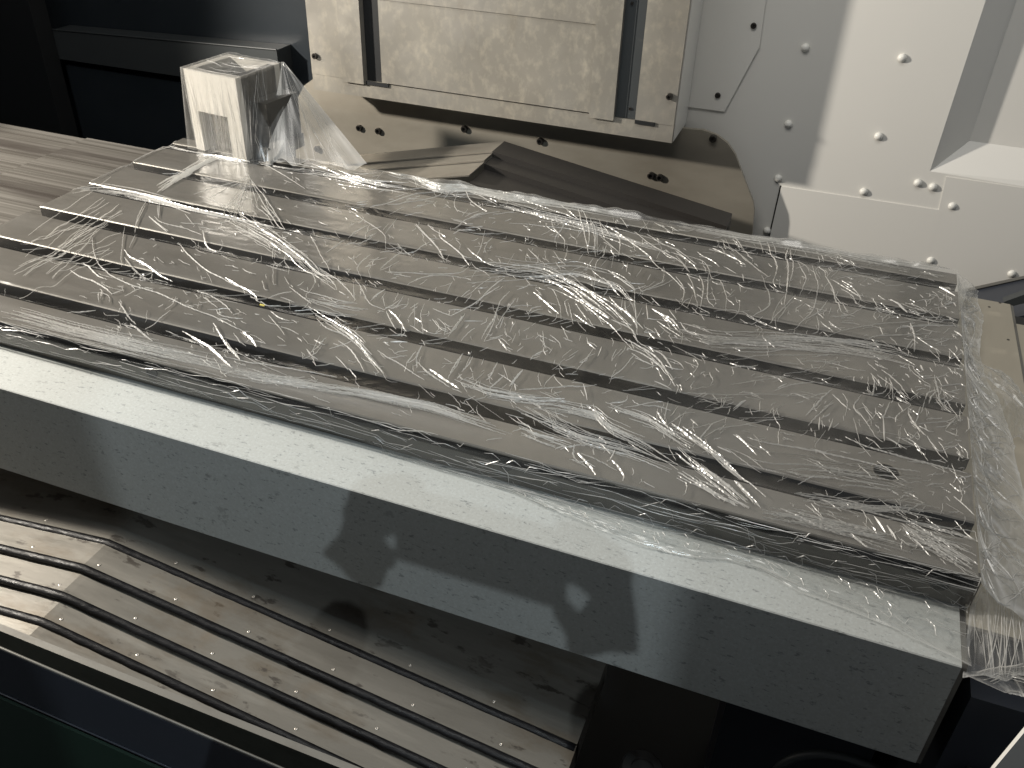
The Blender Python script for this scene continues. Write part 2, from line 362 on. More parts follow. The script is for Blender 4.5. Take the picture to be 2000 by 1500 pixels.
for k in range(4):
    z = zr[k] if k else -.272; y = ys[k + 1]
    line = [(x, y - .0032 + random.uniform(-.0005, .0005), roofz(x, z) - .0055 + random.uniform(-.0005, .0005)) for x in [XA + (XRG - .02 - XA) * i / 40 for i in range(41)]] + [(XRG, y - .0032, z - .0062)] + \
           [(x, y - .0032 + random.uniform(-.0005, .0005), roofz(x, z) - .0055 + random.uniform(-.0005, .0005)) for x in [XRG + .02 + (XB - XRG - .022) * i / 50 for i in range(51)]]
    obj('wiper_strip', tube(line, .0068, 8, None, .75), m_rubber, fplates[k], True)
# small countersunk screws along every plate edge
fs = None
for k in range(5):
    z = zr[k] if k else -.272
    for j in range(9):
        x = XRG - .26 + .125 * j + (.03 if k % 2 else 0) + random.uniform(-.004, .004); y = ys[k + 1] + .0085
        if x > XB - .01 or abs(x - XRG) < .012: continue
        p = Vector((x, y, roofz(x, z) - .0002))
        if fs is None: fs = obj('plate_screw', lathe([(.0021, -.0005), (.0021, .0005), (.0015, .0007), (.0008, .0002)], (0, 0, 0), 'z', 12), m_bright, fplates[k]); fs.location = p
        else: copy_part(fs, p, fplates[k])

# trough rail and sill in the lower left corner
gr = empty('gutter_rail', (-1.0, -.39, -.3), 'worn steel gutter edge in front of the lowest wiper cover plate, bottom left', 'rail')
ga = [at(u, v, 'y', -.372) for u, v in ((0, 1232), (680, 1506))]
def along(a, b, x): return a.lerp(b, (x - a.x) / (b.x - a.x))
A, B = along(ga[0], ga[1], -1.7), along(ga[0], ga[1], -.2)
obj('rail_lip', prism([A, A + Vector((0, .009, .0)), A + Vector((0, .009, -.05)), A + Vector((0, 0, -.05))], B - A), m_rail, gr, bevel=.001)
obj('gutter_floor', box(-1.9, -.2, -.47, -.373, -.46, -.455), m_black, gr)
sg = [at(u, v, 'y', -.47) for u, v in ((0, 1270), (400, 1442), (0, 1350), (344, 1502))]
sill = empty('front_sill', (-1.0, -.48, -.3), 'dark navy painted front sill of the machine across the bottom left corner', 'sill')
A, B = along(sg[0], sg[1], -1.7), along(sg[0], sg[1], -.1)
C_, D_ = along(sg[2], sg[3], -1.7), along(sg[2], sg[3], -.1)
bm = bmesh.new(); off = Vector((0, .004, 0))
vs = [bm.verts.new(p) for p in (A, B, D_, C_)]; vb = [bm.verts.new(p + off) for p in (A, B, D_, C_)]
bm.faces.new(vs); bm.faces.new(vb[::-1])
for i in range(4): bm.faces.new((vs[i], vs[(i + 1) % 4], vb[(i + 1) % 4], vb[i]))
obj('sill_sheet', bm, m_navy, sill)
obj('sill_edge', tube([A + Vector((0, .002, .001)), B + Vector((0, .002, .001))], .0018, 6), m_rail, sill, True)
obj('sill_lower_edge', tube([C_ + Vector((0, -.001, -.001)), D_ + Vector((0, -.001, -.001))], .0014, 6), m_navy, sill, True)
gp = empty('front_guard', (-.8, -.5, -.4), 'very dark green painted guard in the bottom left corner', 'panel')
G0, G1 = C_ + Vector((0, -.006, -.003)), D_ + Vector((0, -.006, -.003))
obj('guard_sheet', prism([G0, G1, G1 + Vector((0, -.03, -.5)), G0 + Vector((0, -.03, -.5))], (0, .003, 0)), m_green, gp)

# lower right machine body
rb = empty('lower_bed', (.2, -.12, -.5), 'dark navy machine base below the right end of the saddle', 'bed')
obj('base_block', box(.022, .6, -.138, .5, -.9, -.108), m_navy, rb, bevel=.003)
obj('base_step', box(.050, .6, -.165, -.1385, -.9, -.215), m_black, rb, bevel=.003)
obj('base_column', box(-.21, -.01, -.02, .3, -.9, -.27), m_navy, rb, bevel=.004)
pl = empty('motor_flange', (-.30, -.13, -.42), 'dark round motor flange sunk in the black gap at the bottom edge', 'flange')
obj('flange_disc', lathe([(.030, -.06), (.030, -.004), (.027, 0), (.016, 0), (.015, -.004)], at(1255, 1500, 'z', -.42), 'z', 28), m_rear, pl)
pl2 = empty('hose_coil', (-.1, -.13, -.4), 'dark curved hose in the shade under the right end of the saddle', 'hose')
hc = at(1640, 1560, 'y', -.10)
obj('hose_bend', tube([hc + Vector((.085 * math.cos(a), 0, .085 * math.sin(a))) for a in [math.pi * k / 20 for k in range(21)]], .006, 8), m_ledge, pl2, True)
wc = empty('white_post', (.15, -.3, -.3), 'cut off white painted corner at the bottom right edge of the photo', 'panel')
c0, c1, c2 = at(1938, 1506, 'y', -.22), at(2006, 1424, 'y', -.22), at(2080, 1424, 'y', -.22)
obj('post_sheet', prism([c0, c1, c2, at(2080, 1640, 'y', -.22), at(1880, 1600, 'y', -.22)], (0, .006, 0)), m_white, wc, bevel=.001)

# ================================================================ steel block on the table
b0 = at(482, 314, 'z', .0); ang = math.radians(-6.0); S = .135; H = .168
bl = empty('steel_block', (b0.x, b0.y, 0), 'hollow square steel block under film on the far left corner of the table', 'block')
ca, sa = math.cos(ang), math.sin(ang)
def bp_(x, y, z): return Vector((b0.x + x * ca - y * sa, b0.y + x * sa + y * ca, z))
def bbox(x0, x1, y0, y1, z0, z1, tx=0.0):
    bm = bmesh.new()
    v = []
    for x in (x0, x1):
        for y in (y0, y1):
            for z in (z0, z1):
                v.append(bm.verts.new(bp_(x, y, z)))
    for f in ((0, 1, 3, 2), (4, 6, 7, 5), (0, 4, 5, 1), (2, 3, 7, 6), (0, 2, 6, 4), (1, 5, 7, 3)): bm.faces.new([v[i] for i in f])
    return bm
T = .016
obj('front_plate', bbox(-S, 0, 0, T, .085, H), m_block, bl, bevel=.002)
obj('front_leg', bbox(-.036, 0, 0, T, .0, .0848), m_block, bl, bevel=.002)
obj('front_leg', bbox(-S, -S + .022, 0, T, .0, .0848), m_block, bl, bevel=.002)
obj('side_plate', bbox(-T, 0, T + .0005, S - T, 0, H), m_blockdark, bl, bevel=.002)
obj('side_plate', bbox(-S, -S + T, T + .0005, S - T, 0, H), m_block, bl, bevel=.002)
obj('back_plate', bbox(-S, 0, S - T + .0005, S, 0, H), m_block, bl, bevel=.002)
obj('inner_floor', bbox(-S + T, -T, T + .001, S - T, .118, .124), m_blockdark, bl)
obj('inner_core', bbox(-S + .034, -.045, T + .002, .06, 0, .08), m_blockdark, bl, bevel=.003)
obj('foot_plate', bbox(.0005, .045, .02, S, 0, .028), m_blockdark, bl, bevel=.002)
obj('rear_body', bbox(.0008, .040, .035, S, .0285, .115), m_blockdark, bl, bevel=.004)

# yellow scrap in the slot
ys_ = at(512, 596, 'z', .001)
yp = obj('yellow_chip', box(ys_.x - .004, ys_.x + .004, ys_.y - .0015, ys_.y + .0015, .0002, .0016), m_yellow); tag(yp, 'tiny yellow plastic chip lying at a slot of the table', 'chip')

for nm, x0, x1 in (('left', -1.7, -.014), ('right', .238, 1.8)):  # unseen sheets added to trim the shop light to a hard-edged pool
    pt = empty('light_blocker', ((x0 + x1) / 2, -1.9, -.9), 'unseen grey upright partition sheet standing in the workshop behind the person, on the %s' % nm, 'blocker', 'light blockers')
    obj('blocker_sheet', box(x0, x1, -1.92, -1.90, -.9, 2.35), m_ledge, pt, bevel=.002)
    obj('foot', box(x0 + .05, x0 + .11, -2.1, -1.7, -.9, -.86), m_black, pt); obj('foot', box(x1 - .11, x1 - .05, -2.1, -1.7, -.9, -.86), m_black, pt)
# ================================================================ the photographer, behind the camera
m_skin = mat('skin', (.55, .36, .27), .5); m_jacket = mat('dark_work_jacket', (.02, .025, .035), .8, 0, [((.03, .035, .045), 30, .4, .6, .6, ONE)], .2, 200)
def skin_obj(name, chains, m, parent):
    bm = bmesh.new(); lay = bm.verts.layers.skin.verify(); known = {}
    first_v = True
    for ch in chains:
        prev = None
        for (x, y, z, r) in ch:
            key = (round(x, 4), round(y, 4), round(z, 4)); v = known.get(key)
            if v is None:
                v = bm.verts.new((x, y, z)); v[lay].radius = (r, r); known[key] = v
                if first_v: v[lay].use_root = True; first_v = False
            if prev is not None and not bm.edges.get((prev, v)): bm.edges.new((prev, v))
            prev = v
    me = bpy.data.meshes.new(name); bm.to_mesh(me); bm.free(); me.materials.append(m)
    o = bpy.data.objects.new(name, me); COL.objects.link(o); o.parent = parent; o.matrix_parent_inverse = Matrix.Translation(-parent.location)
    o.modifiers.new('skin', 'SKIN').use_smooth_shade = True; sub = o.modifiers.new('sub', 'SUBSURF'); sub.levels = sub.render_levels = 1
    return o
man = empty('person', (-.22, -1.30, -.9), 'person in a dark work jacket standing before the machine and holding up a phone', 'person')
cx, cy = -.24, -1.27
J = [[(cx, cy, .02, .15), (cx, cy, .22, .16), (cx, cy + .01, .40, .15), (cx, cy + .02, .50, .06), (cx, cy + .04, .58, .055)]]
for sgn in (-1, 1):
    J.append([(cx, cy + .01, .40, .15), (cx + sgn * .19, cy, .42, .065), (cx + sgn * .23, cy + .10, .24, .052), (cx + sgn * .16, cy + .30, .48, .042), (cx + sgn * .13, cy + .36, .62, .030)])
    J.append([(cx, cy, .02, .15), (cx + sgn * .10, cy, -.08, .10), (cx + sgn * .11, cy + .02, -.44, .068), (cx + sgn * .12, cy, -.80, .045), (cx + sgn * .13, cy + .12, -.86, .038)])
skin_obj('clothed_body', J, m_jacket, man)
K = [[(cx, cy + .04, .58, .055), (cx, cy + .05, .66, .082), (cx, cy + .055, .74, .088), (cx, cy + .045, .80, .06)], [(cx, cy + .055, .68, .08), (cx, cy + .15, .675, .018)]]
skin_obj('head', K[:1], m_skin, man)
for sgn in (-1, 1):
    hx, hy, hz = cx + sgn * .12, cy + .365, .65
    ch = [[(hx, hy, hz, .026), (hx - sgn * .005, hy + .012, hz + .045, .030)]]
    for k, ln in enumerate((.055, .066, .062, .048)):
        ch.append([(hx - sgn * .005, hy + .012, hz + .045, .030), (hx - sgn * (.014 - .004 * k), hy + .026, hz + .050 + .016 * k, .009), (hx - sgn * (.012 + ln * .5), hy + .035, hz + .055 + .018 * k, .008), (hx - sgn * (.012 + ln), hy + .030, hz + .058 + .018 * k, .007)])
    ch.append([(hx, hy, hz, .026), (hx - sgn * .02, hy - .004, hz + .03, .011), (hx - sgn * .045, hy - .002, hz + .06, .009)])
    skin_obj('hand', ch, m_skin, man)
phone = obj('phone', box(cx - .078, cx + .078, cy + .372, cy + .380, .690, .775), m_black, None, bevel=.003)
tag(phone, 'black phone held sideways in both hands of the person', 'phone')

#FILM#
# ================================================================ the clear film
def film_mat(name, white, gloss, rough, attr=False):
    m = bpy.data.materials.new(name); m.use_nodes = True; nt = m.node_tree; N = nt.nodes; L = nt.links
    N.remove(N['Principled BSDF']); out = N['Material Output']
    tr = N.new('ShaderNodeBsdfTransparent'); tr.inputs[0].default_value = (.975, .98, .975, 1)
    gl = N.new('ShaderNodeBsdfGlossy'); gl.inputs['Roughness'].default_value = rough; gl.inputs[0].default_value = (1, 1, 1, 1)
    df = N.new('ShaderNodeBsdfDiffuse'); df.inputs[0].default_value = (.86, .85, .82, 1)
    tl = N.new('ShaderNodeBsdfTranslucent'); tl.inputs[0].default_value = (.86, .85, .82, 1)
    a = N.new('ShaderNodeMixShader'); a.inputs[0].default_value = .45; L.new(df.outputs[0], a.inputs[1]); L.new(tl.outputs[0], a.inputs[2])
    b = N.new('ShaderNodeMixShader'); L.new(tr.outputs[0], b.inputs[1]); L.new(a.outputs[0], b.inputs[2])
    if attr:
        at_ = N.new('ShaderNodeAttribute'); at_.attribute_name = 'folds'
        ad = N.new('ShaderNodeMath'); ad.operation = 'ADD'; ad.use_clamp = True; ad.inputs[1].default_value = white
        L.new(at_.outputs['Fac'], ad.inputs[0]); L.new(ad.outputs[0], b.inputs[0])
    else: b.inputs[0].default_value = white
    lw_ = N.new('ShaderNodeLayerWeight'); lw_.inputs[0].default_value = .5        # Schlick reflection, the same from both sides
    pw = N.new('ShaderNodeMath'); pw.operation = 'POWER'; pw.inputs[1].default_value = 5; L.new(lw_.outputs['Facing'], pw.inputs[0])
    fr = N.new('ShaderNodeMath'); fr.operation = 'MULTIPLY_ADD'; fr.inputs[1].default_value = .92; fr.inputs[2].default_value = .05; L.new(pw.outputs[0], fr.inputs[0])
    mu = N.new('ShaderNodeMath'); mu.operation = 'MULTIPLY'; mu.use_clamp = True; mu.inputs[1].default_value = gloss; L.new(fr.outputs[0], mu.inputs[0])
    c = N.new('ShaderNodeMixShader'); L.new(mu.outputs[0], c.inputs[0]); L.new(b.outputs[0], c.inputs[1]); L.new(gl.outputs[0], c.inputs[2])
    L.new(c.outputs[0], out.inputs[0]); return m
m_film = film_mat('clear_film', .010, 1.05, .17, True)
m_dull = film_mat('dull_film', .04, 1.3, .25, True)
m_crease = film_mat('creased_film', .64, 2.2, .30)
film = empty('plastic_film', (-.8, .3, 0), 'clear wrinkled plastic stretch film covering the whole table top and hanging over its edges', 'plastic film')

def vnoise(x, y, seed):
    """smooth value noise on arrays"""
    g = np.random.default_rng(seed).random((256, 256))
    xi = np.floor(x).astype(int); yi = np.floor(y).astype(int); fx = x - xi; fy = y - yi
    fx = fx * fx * (3 - 2 * fx); fy = fy * fy * (3 - 2 * fy)
    q = lambda i, j: g[(xi + i) % 256, (yi + j) % 256]
    return (q(0, 0) * (1 - fx) + q(1, 0) * fx) * (1 - fy) + (q(0, 1) * (1 - fx) + q(1, 1) * fx) * fy - .5
def grid_obj(name, P, folds, m=None, smooth=True):
    """P: (n, m, 3) array of points"""
    n, k = P.shape[:2]; idx = np.arange(n * k).reshape(n, k)
    q = np.stack([idx[:-1, :-1], idx[1:, :-1], idx[1:, 1:], idx[:-1, 1:]], -1).reshape(-1, 4)
    me = bpy.data.meshes.new(name); me.vertices.add(n * k); me.vertices.foreach_set('co', P.reshape(-1).astype(np.float32))
    me.loops.add(q.size); me.loops.foreach_set('vertex_index', q.reshape(-1).astype(np.int32))
    me.polygons.add(len(q)); me.polygons.foreach_set('loop_start', np.arange(0, q.size, 4, dtype=np.int32)); me.update(calc_edges=True)
    me.polygons.foreach_set('use_smooth', np.ones(len(q), bool))
    at_ = me.attributes.new('folds', 'FLOAT', 'POINT'); at_.data.foreach_set('value', np.clip(folds, 0, 1).reshape(-1).astype(np.float32))
    me.materials.append(m or m_film); o = bpy.data.objects.new(name, me); COL.objects.link(o)
    o.parent = film; o.matrix_parent_inverse = Matrix.Translation(-film.location); return o

# --- slot sag of the film (how deep it dips into each slot) -----------------
def sag(X, Y):
    s = np.zeros_like(X)
    for i, c in enumerate(slots):
        d = np.clip(1 - ((Y - c) / (SW * 1.15)) ** 2, 0, 1)
        deep = .0012 + .004 * (vnoise(X * 4.0 + 13 * i, X * 0 + i, 5) + .5)
        s -= d ** .8 * deep * (1 + .35 * vnoise(X * 55, Y * 60 + i, 6))
    return s
def top_height(X, Y):
    h = .0020 + .0012 * (vnoise(X * 9, Y * 22, 1) + .5) + .0006 * vnoise(X * 45, Y * 110, 2)
    # twisted diagonal pleats where the film bridges a slot
    for i, c in enumerate(slots):
        near = np.exp(-((Y - c) / (SW * 1.3)) ** 2); on = np.clip(vnoise(X * 7 + 5 * i, X * 0 + i, 21) * 3 + .6, 0, 1)
        h += near * on * .0012 * np.abs(vnoise(X * 120 + (Y - c) * 160 * (1 if i % 3 else -.9), X * 18 + i, 31))
    return h + sag(X, Y)
nx, ny = 1000, 440
X, Y = np.meshgrid(np.linspace(TX0 + .004, TX1 + .001, nx), np.linspace(TY0 - .002, TY1 + .004, ny), indexing='ij')
Z = top_height(X, Y)
far = np.exp(-((Y - .668) / .012) ** 2) * np.clip((X + 1.25) * 3, 0, 1)
Z += far * (.006 + .012 * (vnoise(X * 14, Y * 30, 41) + .3) + .006 * vnoise(X * 50, Y * 60, 42))
fold = .05 * np.clip(vnoise(X * 6, Y * 20, 61) + .1, 0, 1) + far * (.16 + .5 * np.clip(vnoise(X * 60, Y * 120, 43), 0, 1))
# gathered matt band along the front edge
fb = np.exp(-((Y - (TY0 + .022)) / .014) ** 2) * np.clip(1 - np.abs(X + .95) * 2.2, 0, 1)
fold += fb * (.22 + .34 * np.clip(vnoise(X * 12, Y * 420, 62), 0, 1))
Z += fb * .0012 * vnoise(X * 20, Y * 500, 63)
grid_obj('top_sheet', np.stack([X, Y, Z], -1), fold)

# --- front drape ------------------------------------------------------------
fx = [(-1.60, -.078), (-1.0, -.078), (-.75, -.0785), (-.62, -.083), (-.52, -.087), (-.475, -.097), (-.35, -.117), (-.29, -.112), (-.253, -.100), (-.217, -.102), (-.169, -.119), (-.126, -.125), (-.073, -.133), (-.02, -.150), (.004, -.158)]
nx, ns = 900, 46
xs = np.linspace(TX0 + .004, .003, nx); yb = np.interp(xs, [a for a, b in fx], [b for a, b in fx])
Xg, Sg = np.meshgrid(xs, np.linspace(0, 1, ns), indexing='ij'); Yb = yb[:, None] * np.ones_like(Sg)
k1 = .35                                              # share of the sheet that hangs, the rest lies on the casting
hang = np.clip(Sg / k1, 0, 1); lie = np.clip((Sg - k1) / (1 - k1), 0, 1)
bul = .0008 + .0022 * (vnoise(Xg * 9, Sg * 2, 71) + .5)
narrow = np.clip((-Yb - .0795) / .02, 0, 1)
endz = np.where(xs < -.7, -.036 + .008 * vnoise(xs * 6, xs * 0, 72), -.0455)[:, None]
Yd = -.0765 - bul * np.sin(hang * math.pi) * (1 - .3 * lie) + (Yb + .078) * lie - .0015 * hang
Zd = .0015 - hang ** 1.3 * (.0015 - endz) - .002 * lie + narrow * lie * (.003 * (1 - lie) + .0022 * (vnoise(Xg * 25, Sg * 6, 73) + .3))
lf = np.clip((Xg + 1.15) * 1.6, .12, 1)
Yd += lf * (.0013 * vnoise(Xg * 8, Sg * 40, 74) + .0010 * vnoise(Xg * 60, Sg * 14, 75))
Zd += narrow * lie * .0016 * vnoise(Xg * 60, Sg * 20, 76) + .0006
fo = .04 * lf + lf * .10 * np.clip(vnoise(Xg * 5, Sg * 30, 77) * 2, 0, 1) * (1 - lie) + .07 * lie * lf + lf * .35 * np.exp(-((Sg - 1) / .02) ** 2)
PD = np.stack([Xg, Yd, np.maximum(Zd, -.0492)], -1); grid_obj('front_drape', PD, fo)

# --- right-hand drape, bunched ---------------------------------------------
ro = [(-.16, .070), (-.126, .068), (-.014, .074), (.07, .066), (.12, .078), (.173, .079), (.249, .073), (.33, .060), (.41, .046), (.46, .040), (.60, .046), (.66, .038), (.70, .044), (.72, .040)]
nyy, ns = 620, 70
yy = np.linspace(-.078, .682, nyy); out = np.interp(yy, [a for a, b in ro], [b for a, b in ro])
Yg, Sg = np.meshgrid(yy, np.linspace(0, 1, ns), indexing='ij'); O = out[:, None]
fl = 1 - .6 * np.clip((Yg - .3) / .2, 0, 1)
pl_ = vnoise(Yg * 34 + Sg * 2.5, Sg * 3.5, 81); p2 = vnoise(Yg * 90 + Sg * 9, Sg * 9, 82)
Xd = .0015 + O * Sg ** 1.25 * (1 + .22 * vnoise(Yg * 14, Sg * 0, 83)) + .012 * pl_ * np.sin(Sg * math.pi) + .002 * p2 * Sg
Zd = .0015 - .046 * (1 - (1 - Sg) ** 1.8) + .020 * np.clip(pl_ + .1, 0, 1) * Sg * (1.3 - Sg) + .004 * np.abs(p2) * Sg + .006 * Sg
Yd = Yg + .014 * vnoise(Yg * 18, Sg * 5, 84) * Sg
ridge = np.clip(1 - np.abs(pl_) * 9, 0, 1); ridge2 = np.clip(1 - np.abs(p2) * 7, 0, 1)
fo = .20 + .30 * fl * np.clip(vnoise(Yg * 30, Sg * 6, 85) + .3, 0, 1) + .55 * ridge * np.minimum(1, Sg * 6) + .22 * ridge2 + .4 * np.exp(-((Sg - 1) / .03) ** 2) + .25 * np.exp(-(Sg / .05) ** 2)
PE = np.stack([Xd, Yd, Zd], -1); grid_obj('end_drape', PE, fo)
PATCH = {}
# piece that hangs over the near corner towards the machine base
def patch(name, c, n=60, k=40, puff=.01, fbase=.12, seed=90, freq=(30, 14), amp=.004, fk=1.0, m=None):
    c = [np.array(p) for p in c]
    U, V = np.meshgrid(np.linspace(0, 1, n), np.linspace(0, 1, k), indexing='ij')
    P = sum(w_[..., None] * p for w_, p in zip(((1 - U) * (1 - V), U * (1 - V), U * V, (1 - U) * V), c))
    nn = np.cross(c[1] - c[0], c[3] - c[0]); nn = nn / np.linalg.norm(nn)
    if nn[2] < 0 and abs(nn[2]) > .2: nn = -nn
    a = vnoise(U * freq[0], V * freq[1] * .25 + U * 2, seed); b = vnoise(U * freq[0] * 2.6, V * freq[1] + U * 6, seed + 1)
    env = np.sin(U * math.pi) ** .4 * 1.0
    P += nn * ((puff * np.sin(U * math.pi) * np.sin(V * math.pi) + amp * a + amp * .4 * b) * env)[..., None]
    # uneven border
    P += (c[3] - c[0])[None, None] * ((.10 * vnoise(U * 7, V * 0, seed + 2)) * V)[..., None]
    edge = np.minimum(np.minimum(U, 1 - U) * np.linalg.norm(c[1] - c[0]), np.minimum(V, 1 - V) * np.linalg.norm(c[3] - c[0]))
    f = fbase + fk * .32 * np.clip(1 - np.abs(a) * 12, 0, 1) + fk * .2 * np.clip(1 - np.abs(b) * 8, 0, 1) + fk * .45 * np.exp(-(edge / .0022) ** 2)
    PATCH.setdefault(name, P)
    return grid_obj(name, P, f, m)
def A3(u, v, ax, val): return tuple(at(u, v, ax, val))
patch('corner_flap', [A3(1897, 1165, 'z', -.045), A3(1990, 1080, 'z', -.040), A3(2030, 1330, 'y', -.150), A3(1880, 1322, 'y', -.163)], 70, 60, .006, .10, 90, (7, 5), .0015, 1., m_dull)
patch('corner_hem', [A3(1880, 1316, 'y', -.1655), A3(2020, 1290, 'y', -.1655), A3(2040, 1372, 'y', -.172), A3(1960, 1352, 'y', -.172)], 50, 20, .01, .15, 93, (8, 5), .004, 1., m_dull)
patch('side_wing', [A3(1898, 695, 'z', -.030), A3(1990, 765, 'z', -.045), A3(2040, 830, 'z', -.045), A3(1905, 720, 'z', -.028)], 70, 40, .014, .10, 96, (9, 12), .003)
patch('side_wing', [A3(1900, 715, 'z', -.028), A3(2010, 795, 'z', -.043), A3(2030, 850, 'z', -.045), A3(1930, 860, 'z', -.045)], 60, 40, .010, .03, 99, (9, 12), .003)
patch('far_corner_tuft', [A3(1868, 532, 'z', .004), A3(1912, 568, 'z', -.03), A3(1900, 585, 'z', -.045), A3(1872, 610, 'z', -.005)], 40, 30, .012, .2, 102, (8, 5), .004)

# --- film stretched over the block and down to the table ---------------------
def wrap(name, c, n=50, k=60, **kw): return patch(name, c, n, k, **kw)
o_ = .004
tl_, tr_, trb, tlb = bp_(-S - o_, -o_, H + .003), bp_(o_, -o_, H + .003), bp_(o_, S + o_, H + .003), bp_(-S - o_, S + o_, H + .003)
patch('block_film_front', [tl_, tr_, bp_(.006, -.012, .003), bp_(-S + .012, -.012, .003)], 60, 60, -.003, .03, 110, (14, 3), .0010, .35, m_dull)
patch('block_film_side', [tr_, trb, tuple(at(560, 318, 'z', .004)), bp_(.018, -.030, .003)], 40, 50, .0, .02, 113, (10, 3), .003, .4, m_dull)
patch('block_film_tent', [trb, tuple(Vector(trb) + Vector((.004, .004, -.002))), tuple(at(716, 326, 'z', .006)), tuple(at(520, 318, 'z', .004))], 40, 80, -.012, .035, 116, (9, 3), .003, .6, m_dull)
patch('block_film_top', [tl_, tr_, trb, tlb], 30, 30, -.006, .02, 119, (8, 5), .002, .5, m_dull)
patch('block_film_left', [tlb, tl_, bp_(-S + .004, -.030, .003), bp_(-S - .012, S, .003)], 30, 50, .0, .02, 122, (10, 3), .002, .4, m_dull)

# --- sharp creases: small tent-shaped folds traced over the table -------------
ST = []      # (list of (x, y) on the table, half width)
def add(ox, oy, sc, txt):
    for part in txt.replace('\n', ' ').split(';'):
        t = part.split()
        if not t: continue
        wd = 1.3
        if t[-1][0] == 'w': wd = float(t[-1][1:]); t = t[:-1]
        v = [float(q) for q in t]
        P = [at(ox + v[i] / sc, oy + v[i + 1] / sc, 'z', .004) for i in range(0, len(v) - 1, 2)]
        ST.append(([(p.x, p.y) for p in P], wd))
def bundle(ox, oy, sc, txt, width, n, wd, pinch=0.):
    v = [float(q) for q in txt.split()]; P = [(v[i], v[i + 1]) for i in range(0, len(v) - 1, 2)]
    for k in range(n):
        o = rng.normal() * width * .5; a = rng.uniform(0, .35); b = rng.uniform(.6, 1.); sl_ = rng.normal() * width * .25
        m_ = 9; ts = np.linspace(a, b, m_) * (len(P) - 1)
        xs_ = np.interp(ts, range(len(P)), [p[0] for p in P]); ys2 = np.interp(ts, range(len(P)), [p[1] for p in P])
        off = o * (1 - pinch * np.linspace(a, b, m_)) + sl_ * np.linspace(-1, 1, m_) + rng.normal(size=m_) * width * .04
        pts = [at(ox + x / sc, oy + (y + f) / sc, 'z', .004) for x, y, f in zip(xs_, ys2, off)]
        ST.append(([(p.x, p.y) for p in pts], wd * rng.uniform(.5, 1.2)))
add(0, 400, 4.1667, """750 260 755 340 785 440 840 510 900 570 1050 640 1180 680 1290 715 1400 765 1540 830 1750 910 1900 990 2000 1030 w1.8;
670 455 720 500 790 570 870 605 w2.2;570 530 650 580 760 620 850 670 910 720 w2.2;1010 360 1060 420 1160 470 1290 550 1400 600 w2.2;1010 420 1060 480 1130 540 1210 585 w3;
1650 205 1665 290 1700 340 1760 370 w3;1455 310 1510 380 1580 445 1680 530 1800 590 1940 665 w2.2;1210 85 1290 150 1370 210;1255 90 1320 140 1500 185 1640 240;
965 780 1010 850 1050 900 1100 945 w2.5;1055 945 1120 1010 1180 1060 1240 1105 w3;1480 1005 1620 1090 1720 1170 1820 1260 1890 1320 w3;1735 960 1790 1050 1850 1130 1900 1200 1950 1255 w2.5;
1600 680 1720 740 1830 810 1890 880 w2;1650 740 1700 780 1770 830;1010 160 1000 260 985 400 985 480;1180 0 1120 120 1090 200;1100 240 1050 340;1280 0 1290 100;
820 630 900 665 1000 690;905 720 990 690;800 790 805 710 880 735 890 790;1430 740 1400 800 1340 845;1900 1040 1940 1090 2000 1130 w2;1630 1240 1720 1310 1790 1330;1740 1240 1780 1300 1800 1360""")
